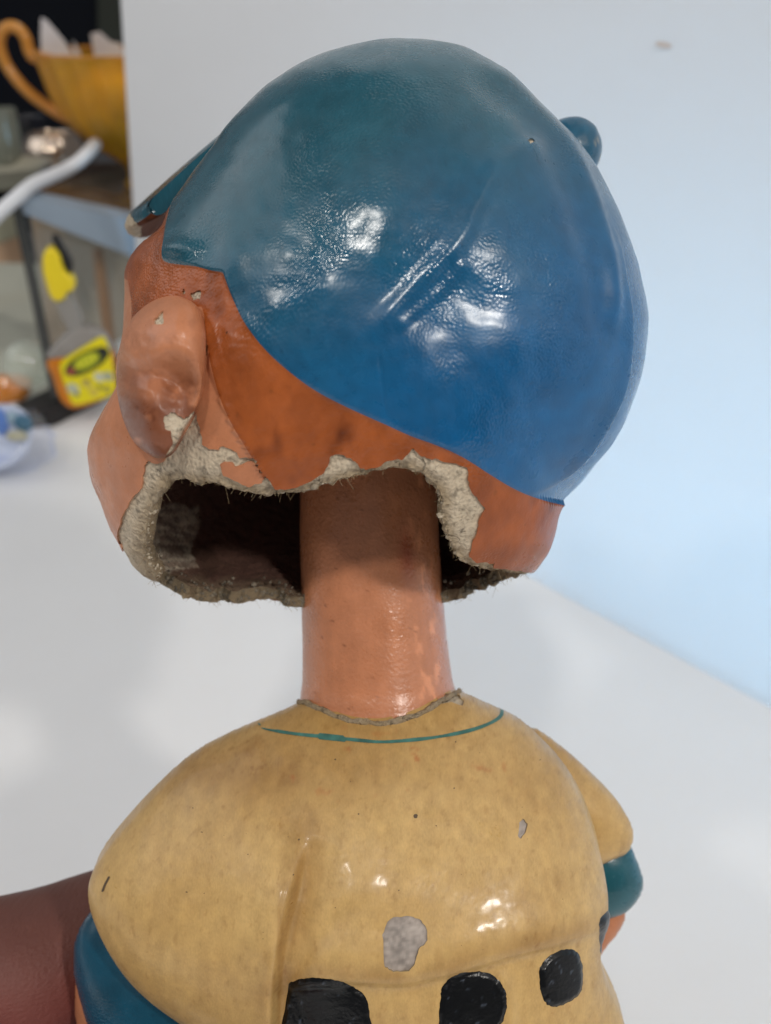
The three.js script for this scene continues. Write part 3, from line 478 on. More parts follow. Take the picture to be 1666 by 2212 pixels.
function jerseyBump(u, v) {
  let h = 6 * sstep(1560, 2080, v);
  { const [d, s, t] = lineDist(foldL, u, v); const x = -d * s, w = 0.5 + 0.5 * Math.tanh(x / 10); h += sstep(0, 0.35, t) * (1.9 * Math.exp(-((x / 70) ** 2)) * (1 - w) - 2.6 * Math.exp(-((x / 80) ** 2)) * w); }
  { const [d, s, t] = lineDist(foldM, u, v); h += sstep(0, 0.25, t) * -0.55 * Math.exp(-d * d / 500); }
  { const [d, s, t] = lineDist(waist, u, v), e = sstep(0.0, 0.12, t); h += e * (s > 0 ? -1.5 * (1 - Math.exp(-d * d / 260)) * Math.exp(-d / 400) : 0) + e * 0.7 * Math.exp(-((d * s + 34) ** 2) / 2600); }
  { const [d, s, t] = lineDist(pleat, u, v); h += sstep(0, 0.2, t) * 0.4 * Math.exp(-d * d / 200); }
  h += 0.9 * Math.exp(-(((u - 840) / 130) ** 2 + ((v - 1890) / 110) ** 2)) + 0.8 * Math.exp(-(((u - 545) / 60) ** 2 + ((v - 1900) / 120) ** 2));
  h += 1.0 * fbm(u / 260, v / 260, 6, 2) + 0.16 * fbm(u / 60, v / 60, 2, 3);
  return h;
}
const [jf, jb] = swollen(jersey, 3.5, 0.56, -0.004, jerseyBump, 0.5);
const jerseyCol = (p, u, v) => {
  const a = fbm(p.x * 40, p.y * 40, p.z * 40 + 2, 4), b = fbm(p.x * 620, p.y * 150, p.z * 620, 3), c = sstep(0.16, 0.4, fbm(p.x * 900, p.y * 420, p.z * 900, 3)), dirt = sstep(-0.2, 0.5, 0.7 * a + 0.15 * b + 0.25 * Math.exp(-(((u - 560) / 260) ** 2 + ((v - 1680) / 90) ** 2)));
  const rust = sstep(0.24, 0.4, fbm(p.x * 330 + 40, p.y * 330, p.z * 330, 3)) * Math.exp(-(((u - 800) / 330) ** 2 + ((v - 1650) / 70) ** 2));
  const grime = sstep(0.12, 0.42, fbm(p.x * 110 + 5, p.y * 60, p.z * 110, 6)) * 0.30 + 0.4 * Math.exp(-(((u - 470) / 170) ** 2 + ((v - 1660) / 60) ** 2)) + 0.5 * Math.exp(-((lineDist(foldL, u, v)[0] / 40) ** 2)) * (u > 600 ? 1 : 0.3) + 0.45 * Math.exp(-((lineDist(waist, u, v)[0] / 22) ** 2)) * sstep(0.5, -0.1, fbm(p.x * 120, p.y * 120, 7, 3)) + 0.22 * sstep(1800, 1600, v + 60 * a);
  const o = tint([lerp(0.60, 0.47, dirt), lerp(0.385, 0.275, dirt), lerp(0.145, 0.088, dirt)], b * 0.25 - c * 0.16 - grime * 0.5, [0.9, 1.1, 1.3]);
  return [lerp(o[0], 0.42, rust * 0.7), lerp(o[1], 0.12, rust * 0.7), lerp(o[2], 0.03, rust * 0.7)];
};
{
  const beltPolys = [[[622, 2142], [636, 2120], [670, 2112], [720, 2116], [760, 2130], [788, 2152], [798, 2190], [799, 2290], [620, 2290]], [[952, 2160], [960, 2125], [990, 2104], [1040, 2099], [1072, 2112], [1092, 2142], [1094, 2180], [1080, 2215], [1040, 2240], [955, 2245]], [[1166, 2094], [1186, 2066], [1222, 2050], [1246, 2056], [1258, 2085], [1258, 2130], [1245, 2155], [1205, 2174], [1180, 2168], [1168, 2140]], [[1294, 2000], [1304, 1976], [1330, 1968], [1340, 2092], [1312, 2092], [1298, 2060]]].map((p) => jag(densify(p, true, 5), 1.8, true, 2));
  const chipPolys = [[[838, 1990], [850, 1981], [880, 1978], [905, 1984], [922, 2006], [924, 2030], [904, 2052], [897, 2078], [886, 2099], [850, 2100], [832, 2090], [829, 2060], [826, 2020]], [[1122, 1775], [1130, 1768], [1140, 1778], [1138, 1792], [1126, 1812], [1118, 1808]], [[690, 1525], [700, 1535], [840, 1546], [858, 1556], [870, 1552], [880, 1538], [880, 1500], [680, 1500]], [[945, 1522], [975, 1516], [1000, 1524], [1004, 1512], [990, 1500], [945, 1495]]].map((p) => jag(p, 2));
  const fn = (polys) => { const q = polys.map(boxed); return (u, v) => Math.max(...q.map((f) => f(u, v))); }, bf = fn(beltPolys), cf = fn(chipPolys);
  jf.field(9, bf); jf.field(10, cf); jf.field(11, (u, v) => { const [d, s] = lineDist(waist, u, v); return s * d; });
  const b = jf.cut(jf.tris, 9), c = jf.cut(b.minus, 10), w = jf.cut(c.minus, 11);
  jb.field(11, (u, v) => { const [d, s] = lineDist(waist, u, v); return s * d; }); const wb = jb.cut(jb.tris, 11);
  const J = mk('jersey', join(simple(jf, jerseyCol, w.minus), simple(jb, jerseyCol, wb.minus)), M.jersey, fig);
  J.geometry = join(J.geometry, build(jf, [], (i) => { const p = jf.P(i); return { p, n: jf.N(i), c: [0.5, 0.36, 0.17], uv: [p.x, p.y] }; }, { skirts: c.edges.map(([a, e]) => [e, a]), place2: (i) => { const p = jf.P(i).addScaledVector(jf.N(i), -0.0004); return { p, c: [0.2, 0.15, 0.1], uv: [p.x, p.y] }; } }));
  mk('trousers', join(simple(jf, jerseyCol, w.plus), simple(jb, jerseyCol, wb.plus)), M.jersey, fig);
  const comps = new Map();   // one mesh per belt segment and chip
  const pick = (tris, polys, k) => { const q = polys.map(boxed), out = polys.map(() => []); for (let i = 0; i < tris.length; i += 3) { const u = (jf.get(tris[i], 6) + jf.get(tris[i + 1], 6) + jf.get(tris[i + 2], 6)) / 3, v = (jf.get(tris[i], 7) + jf.get(tris[i + 1], 7) + jf.get(tris[i + 2], 7)) / 3; let best = 0, bv = -1e9; q.forEach((f, n) => { const d = f(u, v); if (d > bv) { bv = d; best = n; } }); out[best].push(tris[i], tris[i + 1], tris[i + 2]); } return out; };
  const black = (p) => { const a = fbm(p.x * 500, p.y * 500, p.z * 500, 3), wear = sstep(0.25, 0.42, fbm(p.x * 900, p.y * 900, p.z * 900, 3)); return [0.0025 + 0.05 * wear, 0.003 + 0.06 * wear, 0.004 + 0.08 * wear + 0.001 * a]; };
  pick(b.plus, beltPolys).forEach((t, n) => { if (!t.length) return; mk('belt_segment', build(jf, t, (i) => { const p = jf.P(i), e = sstep(0, 9, jf.get(i, 9)); p.addScaledVector(jf.N(i), 0.00003 + 0.0004 * e); return { p, c: black(p), uv: [p.x, p.y] }; }), M.belt, fig); });
  pick(c.plus, chipPolys).forEach((t, n) => { if (!t.length) return; mk('paint_chip', build(jf, t, (i) => { const p0 = jf.P(i), p = jf.P(i).addScaledVector(jf.N(i), -0.00034 + 0.00012 * n3(p0.x * 900, p0.y * 900, 3)); return { p, c: n === 0 || n === 1 ? tint([0.34, 0.29, 0.255], 0.7 * fbm(p.x * 300, p.y * 300, p.z * 300, 4) + 0.4 * n3(p.x * 1500, p.y * 1500, p.z * 900)) : plasterCol(p, 0.2), uv: [p.x, p.y] }; }), n < 2 ? M.trim : M.plaster, fig); });
  // painted teal line round the collar
  const line = densify([[560, 1566], [575, 1575], [640, 1586], [700, 1592], [770, 1599], [830, 1603], [900, 1598], [960, 1590], [1020, 1577], [1060, 1562], [1080, 1549], [1086, 1536]], false, 12);
  jf.field(12, (u, v) => { if (v > 1640) return -20; const [d, s, t] = lineDist(line, u, v); return (3.6 + 1.6 * n3(u / 60, v / 60, 3) + (u > 690 && u < 745 ? 3 : 0) + (u < 600 ? -0.3 : 0)) - d; });
  const l = jf.cut(w.minus, 12); mk('collar_trim', build(jf, l.plus, (i) => { const p = jf.P(i), n = jf.N(i), e = jf.get(i, 6); p.addScaledVector(n, 0.00012); return { p, n, c: tint([0.045, 0.15, 0.125], fbm(p.x * 500, p.y * 500, 3, 3)), uv: [p.x, p.y] }; }), M.trim, fig);
  // a hair-fine crack near the left shoulder and specks of dirt
  const specks = []; for (let k = 0; k < 70; k++) specks.push([rr(330, 1250), rr(1600, 2060), rr(1.2, 2.6)]); specks.push([898, 1763, 5]);
  jf.field(13, (u, v) => { let q = -20; for (const [a, c2, r] of specks) { const d = Math.hypot(u - a, v - c2); if (d < r + 10) q = Math.max(q, r - d); } const [dd] = lineDist([[236, 1895], [228, 1910], [222, 1925]], u, v); return Math.max(q, 2.4 - dd); });
  const sp = jf.cut(w.minus, 13); mk('dirt_speck', build(jf, sp.plus, (i) => { const p = jf.P(i), n = jf.N(i); p.addScaledVector(n, 0.00006); return { p, n, c: [0.09, 0.055, 0.025], uv: [p.x, p.y] }; }), M.trim, fig).userData.kind = 'stuff';
}
{   // torn paper edge round the foot of the neck
  const pts = [], n = 120, RN = 0.01535;   // where the neck runs into the jersey
  const ring = (a) => { const x = fx(820) * 1.047 + RN * Math.cos(a), z = RN * 0.97 * Math.sin(a) - 0.008; let y = fy(1470); for (let k = 0; k < 200 && jf.zAt(x, y) < z; k++) y -= 0.0001; return V(x, y, z); };
  for (let i = 0; i <= n; i++) { const a = 0.04 + (Math.PI - 0.08) * i / n; pts.push(ring(a)); }
  for (let k = 0; k < 4; k++) for (let i = 1; i < n; i++) pts[i].y = (pts[i - 1].y + 2 * pts[i].y + pts[i + 1].y) / 4;
  const g = new THREE.TubeGeometry(new THREE.CatmullRomCurve3(pts), 500, 0.00055, 8, false), p = g.attributes.position, col = [], v = V();
  for (let i = 0; i < p.count; i++) { v.fromBufferAttribute(p, i); v.x += 0.0003 * fbm(v.x * 500, v.y * 500, v.z * 500, 3); v.y += 0.0009 * fbm(v.x * 400 + 9, v.y * 400, v.z * 400, 3); v.z += 0.0005 * fbm(v.x * 500, v.y * 500, v.z * 500 + 5, 3); p.setXYZ(i, v.x, v.y, v.z); col.push(...plasterCol(v, 0.75)); }
  const uv = g.attributes.uv; for (let i = 0; i < uv.count; i++) uv.setXY(i, uv.getX(i) * 0.09, uv.getY(i) * 0.005);
  g.setAttribute('color', new THREE.Float32BufferAttribute(col, 3)); g.computeVertexNormals(); mk('torn_edge', g, M.plaster, fig);
  const list = []; for (let k = 0; k < 130; k++) { const a = rr(0.05, Math.PI - 0.05), q = ring(a); list.push([q, V(Math.cos(a) * 0.7 + rr(-0.5, 0.5), rr(-0.3, 0.9), Math.sin(a)).normalize(), rr(0.0003, 0.0008), rr(0.000018, 0.000034)]); }
  mk('frayed_fiber', hairs(list), M.fiber, fig).userData.kind = 'stuff';
}
{   // far sleeve, near undersleeve, arms
  const blue = (p) => tint(capCol(V(p.x, p.y - 0.03, p.z)), -0.1), tealB = (p) => tint([0.012, 0.1, 0.135], 0.5 * fbm(p.x * 150, p.y * 150, p.z * 150, 4));
  const solid = (name, out, depth, zc, col, mat, bump, tilt) => { const k = (D - zc) / D, [f, b] = swollen(densify(out, true, 4).map(([u, v]) => [CX + (u - CX) * k, CY + (v - CY) * k]), 5, depth, zc, bump, depth, tilt); return mk(name, join(simple(f, col), simple(b, col)), mat, fig); };
  solid('sleeve', [[1110, 1590], [1150, 1572], [1205, 1606], [1268, 1660], [1328, 1722], [1360, 1775], [1366, 1806], [1354, 1838], [1322, 1852], [1280, 1866], [1200, 1860], [1120, 1760], [1060, 1640]], 0.62, -0.012, jerseyCol, M.jersey);
  const us = solid('undersleeve', [[1230, 1800], [1300, 1790], [1352, 1812], [1372, 1850], [1386, 1892], [1382, 1926], [1362, 1956], [1330, 1974], [1270, 1985], [1200, 1940]], 0.6, -0.018, tealB, M.cap);
  solid('forearm', [[1230, 1930], [1300, 1930], [1345, 1950], [1350, 1975], [1335, 2008], [1316, 2030], [1270, 2080], [1200, 2060]], 0.6, -0.020, skinCol, M.skin);
  tag(us, 'teal undersleeve beyond the back');
  tag(solid('undersleeve', [[240, 1935], [205, 1960], [178, 1995], [164, 2040], [163, 2085], [176, 2140], [198, 2212], [230, 2290], [300, 2350], [420, 2370], [520, 2320], [560, 2240], [540, 2160], [420, 2060], [320, 1960]], 0.55, -0.004, (p) => { const [u, v] = proj(p.x, p.y, p.z); return tint([0.005, 0.065, 0.115], 0.5 * fbm(p.x * 150, p.y * 150, p.z * 150, 4)); }, M.cap), 'blue undersleeve nearest the hand');
  solid('forearm', [[200, 2080], [172, 2100], [164, 2140], [172, 2212], [190, 2300], [230, 2400], [320, 2440], [400, 2400], [420, 2300], [360, 2180], [270, 2090]], 0.6, -0.008, skinCol, M.skin);
  // legs, shoes and the round base below the frame
  const tube = (name, a, b, r0, r1, mat, c) => { const g = new THREE.CylinderGeometry(r0, r1, a.distanceTo(b), 40, 12); const n = g.attributes.position.count, col = []; for (let i = 0; i < n; i++) col.push(...c); g.setAttribute('color', new THREE.Float32BufferAttribute(col, 3)); const m = mk(name, g, mat, fig); m.position.copy(a).lerp(b, 0.5); m.quaternion.setFromUnitVectors(V(0, 1, 0), V().subVectors(a, b).normalize()); return m; };
  tube('trouser_leg', V(fx(720), fy(2480), -0.004), V(fx(720), fy(3030), -0.004), 0.0125, 0.0095, M.jersey, [0.55, 0.34, 0.11]);
  tube('trouser_leg', V(fx(1190), fy(2480), -0.004), V(fx(1190), fy(3030), -0.004), 0.0125, 0.0095, M.jersey, [0.55, 0.34, 0.11]);
  for (const u of [720, 1190]) { const g = new THREE.SphereGeometry(1, 40, 24); g.scale(0.0105, 0.006, 0.017); const col = new Float32Array(g.attributes.position.count * 3).fill(0.012); g.setAttribute('color', new THREE.BufferAttribute(col, 3)); mk('shoe', g, M.belt, fig).position.set(fx(u), fy(3050), -0.011); }
  tube('base', V(fx(955), fy(3090), -0.006), V(fx(955), fy(3190), -0.006), 0.036, 0.037, M.neck, [0.05, 0.2, 0.09]);
}

// ================================================================== THE HAND
function netMesh(sdf, lo, hi, cell) {   // surface nets
  const n = [0, 1, 2].map((k) => Math.ceil((hi.getComponent(k) - lo.getComponent(k)) / cell) + 1), [nx, ny, nz] = n, f = new Float32Array(nx * ny * nz);
  const I = (i, j, k) => (k * ny + j) * nx + i;
  for (let k = 0; k < nz; k++) for (let j = 0; j < ny; j++) for (let i = 0; i < nx; i++) f[I(i, j, k)] = sdf(lo.x + i * cell, lo.y + j * cell, lo.z + k * cell);
  const ids = new Int32Array(nx * ny * nz).fill(-1), pos = [], idx = [];
  for (let k = 0; k < nz - 1; k++) for (let j = 0; j < ny - 1; j++) for (let i = 0; i < nx - 1; i++) {
    let s = V(), c = 0; const cor = []; for (let q = 0; q < 8; q++) cor.push([i + (q & 1), j + (q >> 1 & 1), k + (q >> 2)]);
    for (let a = 0; a < 8; a++) for (const bit of [1, 2, 4]) { const b = a | bit; if (b === a) continue; const fa = f[I(...cor[a])], fb = f[I(...cor[b])]; if ((fa < 0) === (fb < 0)) continue; const t = fa / (fa - fb); s.add(V(lerp(cor[a][0], cor[b][0], t), lerp(cor[a][1], cor[b][1], t), lerp(cor[a][2], cor[b][2], t))); c++; }
    if (c) { s.divideScalar(c); ids[I(i, j, k)] = pos.length / 3; pos.push(lo.x + s.x * cell, lo.y + s.y * cell, lo.z + s.z * cell); }
  }
  for (let k = 1; k < nz - 1; k++) for (let j = 1; j < ny - 1; j++) for (let i = 1; i < nx - 1; i++) {
    const f0 = f[I(i, j, k)];
    const quad = (a, b, c, d, fl) => { if (fl) idx.push(a, b, c, a, c, d); else idx.push(a, c, b, a, d, c); };
    if ((f0 < 0) !== (f[I(i + 1, j, k)] < 0)) quad(ids[I(i, j - 1, k - 1)], ids[I(i, j, k - 1)], ids[I(i, j, k)], ids[I(i, j - 1, k)], f0 < 0);
    if ((f0 < 0) !== (f[I(i, j + 1, k)] < 0)) quad(ids[I(i - 1, j, k - 1)], ids[I(i - 1, j, k)], ids[I(i, j, k)], ids[I(i, j, k - 1)], f0 < 0);
    if ((f0 < 0) !== (f[I(i, j, k + 1)] < 0)) quad(ids[I(i - 1, j - 1, k)], ids[I(i, j - 1, k)], ids[I(i, j, k)], ids[I(i - 1, j, k)], f0 < 0);
  }
  const g = new THREE.BufferGeometry(); g.setAttribute('position', new THREE.Float32BufferAttribute(pos, 3)); g.setIndex(idx); g.computeVertexNormals(); return g;
}
{
  const P = (u, v, z) => [fx(u), fy(v), z], chain = (...q) => q, bones = [];
  const fingers = [
    chain([P(-420, 2330, -0.006), 0.0165], [P(-60, 2120, -0.014), 0.0150], [P(250, 2052, -0.031), 0.0128], [P(560, 2040, -0.047), 0.0108], [P(760, 2060, -0.052), 0.0090]),
    chain([P(-440, 2540, -0.008), 0.0165], [P(-80, 2400, -0.022), 0.0140], [P(260, 2360, -0.041), 0.0125], [P(600, 2350, -0.050), 0.0105], [P(820, 2370, -0.052), 0.0090]),
    chain([P(-440, 2760, -0.008), 0.0160], [P(-90, 2670, -0.021), 0.0132], [P(230, 2640, -0.037), 0.0115], [P(540, 2630, -0.043), 0.0100], [P(720, 2640, -0.043), 0.0085]),
    chain([P(-460, 2950, -0.006), 0.0150], [P(-150, 2910, -0.016), 0.0115], [P(120, 2890, -0.028), 0.0098], [P(380, 2880, -0.034), 0.0085], [P(520, 2885, -0.034), 0.0075]),
    chain([P(-900, 2860, 0.004), 0.0200], [P(-380, 2620, 0.014), 0.0160], [P(20, 2500, 0.026), 0.0118], [P(330, 2440, 0.033), 0.0098], [P(430, 2420, 0.034), 0.0085]),
  ];
  const palm = [[P(-420, 2330, -0.006), 0.0165, P(-1000, 2700, 0), 0.021], [P(-440, 2540, -0.008), 0.0165, P(-1050, 2800, 0), 0.022], [P(-440, 2760, -0.008), 0.016, P(-1050, 2880, 0), 0.022], [P(-460, 2950, -0.006), 0.015, P(-1050, 2950, 0), 0.021], [P(-1000, 2780, 0), 0.024, P(-1700, 2900, 0.012), 0.028]];
  for (const c of fingers) for (let i = 0; i < c.length - 1; i++) bones.push([c[i][0], c[i][1], c[i + 1][0], c[i + 1][1]]);
  bones.push(...palm);
  const cap1 = ([a, ra, b, rb], x, y, z) => { const dx = b[0] - a[0], dy = b[1] - a[1], dz = b[2] - a[2], t = clamp(((x - a[0]) * dx + (y - a[1]) * dy + (z - a[2]) * dz) / (dx * dx + dy * dy + dz * dz)); return Math.hypot(x - a[0] - dx * t, y - a[1] - dy * t, z - a[2] - dz * t) - lerp(ra, rb, t); };
  const groups = fingers.map((c, q) => bones.slice(q * 4, q * 4 + 4));
  const smin = (a, b, k) => { const h = clamp(0.5 + 0.5 * (b - a) / k); return lerp(b, a, h) - k * h * (1 - h); };
  const f = (x, y, z) => { let d = 1; for (const b of palm) d = smin(d, cap1(b, x, y, z), 0.008); for (const gq of groups) { let e = 1; for (const b of gq) e = smin(e, cap1(b, x, y, z), 0.003); d = smin(d, e, 0.0022); } return d + 0.00025 * fbm(x * 130, y * 130, z * 130, 2); };
  const g = netMesh(f, V(-0.25, -0.19, -0.068), V(0.012, -0.055, 0.05), 0.0021), p = g.attributes.position, col = [], uv = [], v = V();
  for (let i = 0; i < p.count; i++) { v.fromBufferAttribute(p, i); const a = fbm(v.x * 70, v.y * 70, v.z * 70, 4), t = sstep(-0.066, -0.092, v.y + 0.004 * a), pale = sstep(0.2, 0.42, fbm(v.x * 260, v.y * 260, v.z * 260, 4)); col.push(...tint([lerp(0.115, 0.175, t), lerp(0.042, 0.044, t), lerp(0.029, 0.036, t)], a * 0.4 + pale * 0.15)); uv.push(v.x, v.y); }
  g.setAttribute('color', new THREE.Float32BufferAttribute(col, 3)); g.setAttribute('uv', new THREE.Float32BufferAttribute(uv, 2));
  const skinBump = tex(512, (x, y) => 0.5 + 0.5 * tile(x, y, 26, 4, 41) - 0.5 * Math.abs(tile(x, (y + x * 0.0) % 1, 18, 2, 43)), false, 55);
  const hand = mk('hand', g, new THREE.MeshPhysicalMaterial({ vertexColors: true, roughness: 0.62, bumpMap: skinBump, bumpScale: 0.00022, side: THREE.DoubleSide }), scene);
  hand.position.copy(FIG).addScaledVector(up, -0.0068); hand.rotation.x = -PITCH;
  tag(hand, 'bare hand reaching in from the left edge behind the blue sleeve to hold the figurine', 'hand');
}

// ================================================================== THINGS BEHIND, LEFT
const bx = (depth) => depth / F;      // metres per frame unit at a depth
const quadSlab = (pts, thick) => {    // four corners, thickened away from the viewer
  const back = V(0, 0, -1).multiplyScalar(thick), q = pts.concat(pts.map((p) => p.clone().add(back))), pos = q.flatMap((p) => [p.x, p.y, p.z]), g = new THREE.BufferGeometry();
  g.setAttribute('position', new THREE.Float32BufferAttribute(pos, 3)); g.setIndex([0, 1, 2, 0, 2, 3, 4, 6, 5, 4, 7, 6, 0, 4, 5, 0, 5, 1, 1, 5, 6, 1, 6, 2, 2, 6, 7, 2, 7, 3, 3, 7, 4, 3, 4, 0]);
  const h = g.toNonIndexed(); h.computeVertexNormals(); h.setAttribute('uv', new THREE.Float32BufferAttribute(new Float32Array(h.attributes.position.count * 2), 2)); return h;
};
const std = (r, g, b, rough, extra = {}) => new THREE.MeshPhysicalMaterial({ color: RGB(r, g, b), roughness: rough, side: THREE.DoubleSide, ...extra });
const wood = tex(256, (x, y) => { const k = 0.85 + 0.4 * tile(x * 0.2 % 1, y, 14, 4, 51); return [k, k * 0.97, k * 0.93]; }, false, 3);
const c0 = onTable(117, 922), c1 = onTable(300, 826), away = V().subVectors(c1, c0).normalize(), CD = -V().subVectors(c0, camera.position).dot(fwd) * -1;

const DZ = V().subVectors(c0, camera.position).dot(fwd);   // depth of the case's near corner
{
  const dc = grp('display_case'); tag(dc, 'dark framed glass display case with black base at the far left', 'display case');
  const hb = 0.012, lft = V(-0.03, 0, 0.004), far = c1.clone().addScaledVector(away, 0.04);
  const sh = [c0, far, far.clone().add(lft), c0.clone().add(lft)], pos = [], idx = []; for (const y of [0.0005, hb]) for (const p of sh) pos.push(p.x, y, p.z);
  const g = new THREE.BufferGeometry(); g.setAttribute('position', new THREE.Float32BufferAttribute(pos, 3)); g.setIndex([4, 5, 6, 4, 6, 7, 0, 1, 5, 0, 5, 4, 1, 2, 6, 1, 6, 5, 2, 3, 7, 2, 7, 6, 3, 0, 4, 3, 4, 7]); const gg = g.toNonIndexed(); gg.computeVertexNormals(); gg.setAttribute('uv', new THREE.Float32BufferAttribute(new Float32Array(gg.attributes.position.count * 2), 2));
  mk('base', gg, std(0.012, 0.010, 0.010, 0.6), dc);
  const bar = (name, a, b, r, mat) => { const m = mk(name, new RoundedBoxGeometry(r * 2, a.distanceTo(b), r * 2, 2, r * 0.3), mat, dc); m.position.copy(a).lerp(b, 0.5); m.quaternion.setFromUnitVectors(V(0, 1, 0), V().subVectors(b, a).normalize()); return m; };
  bar('post', at(123, 862, DZ), at(36, 440, DZ * 1.0), 0.0026, std(0.02, 0.022, 0.02, 0.4));
  mk('top_rail', quadSlab([at(46, 424, DZ), at(42, 458, DZ), at(300, 560, DZ * 1.12), at(300, 478, DZ * 1.12)], 0.02), std(0.24, 0.3, 0.37, 0.25), dc);
  mk('glass_top', quadSlab([at(46, 424, DZ * 1.005), at(300, 478, DZ * 1.125), at(300, 352, DZ * 1.4), at(118, 356, DZ * 1.3)], 0.006), std(0.10, 0.075, 0.055, 0.09), dc);
  mk('back_panel', quadSlab([at(60, 430, DZ * 1.22), at(124, 846, DZ * 1.16), at(330, 830, DZ * 1.25), at(330, 430, DZ * 1.3)], 0.01), std(0.42, 0.31, 0.22, 0.6), dc);
  bar('strip', at(250, 830, DZ * 1.14), at(212, 540, DZ * 1.14), 0.0035, std(0.30, 0.13, 0.04, 0.5));
  mk('pane', quadSlab([at(40, 455, DZ * 1.01), at(121, 830, DZ * 1.01), at(300, 800, DZ * 1.13), at(300, 552, DZ * 1.13)], 0.003), new THREE.MeshPhysicalMaterial({ color: RGB(0.93, 0.96, 0.96), roughness: 0.03, transmission: 1, thickness: 0, side: THREE.DoubleSide }), dc);
}
{   // boarded wall beyond the case, seen left of its post
  const w = grp('boarded_wall'); tag(w, 'tan and grey-green boards of a wall beyond the display case', 'wall', null, 'structure');
  const rows = [[470, 522, 0.34, 0.33, 0.24], [522, 588, 0.42, 0.28, 0.18], [588, 660, 0.45, 0.31, 0.2], [660, 684, 0.27, 0.27, 0.18], [684, 726, 0.5, 0.33, 0.22], [726, 790, 0.34, 0.35, 0.26], [790, 860, 0.3, 0.25, 0.18], [860, 1400, 0.2, 0.18, 0.14]];
  for (const [a, b, r, g, bl] of rows) mk('board', quadSlab([at(-160, a + 62, DZ * 1.75), at(-160, b + 60, DZ * 1.75), at(150, b - 52, DZ * 1.95), at(150, a - 50, DZ * 1.95)], 0.012), std(r * 1.5, g * 1.5, bl * 1.5, 0.6), w);
}
{   // dark cabinet behind, top left
  const dk = grp('dark_cabinet'); tag(dk, 'tall black cabinet behind the amber glass cup', 'cabinet', null);
  mk('panel', quadSlab([at(-200, -260, DZ * 2.2), at(-200, 470, DZ * 2.2), at(420, 470, DZ * 2.2), at(420, -260, DZ * 2.2)], 0.03), std(0.004, 0.005, 0.008, 0.9, { specularIntensity: 0.25 }), dk);
  mk('door_frame', quadSlab([at(208, -200, DZ * 2.15), at(212, 90, DZ * 2.15), at(420, 90, DZ * 2.15), at(420, -200, DZ * 2.15)], 0.02), std(0.030, 0.033, 0.027, 0.9, { specularIntensity: 0.3 }), dk);
  mk('shelf', quadSlab([at(-200, 318, DZ * 1.9), at(-200, 366, DZ * 1.9), at(420, 366, DZ * 1.9), at(420, 318, DZ * 1.9)], 0.12), std(0.012, 0.013, 0.018, 0.35), dk);
}
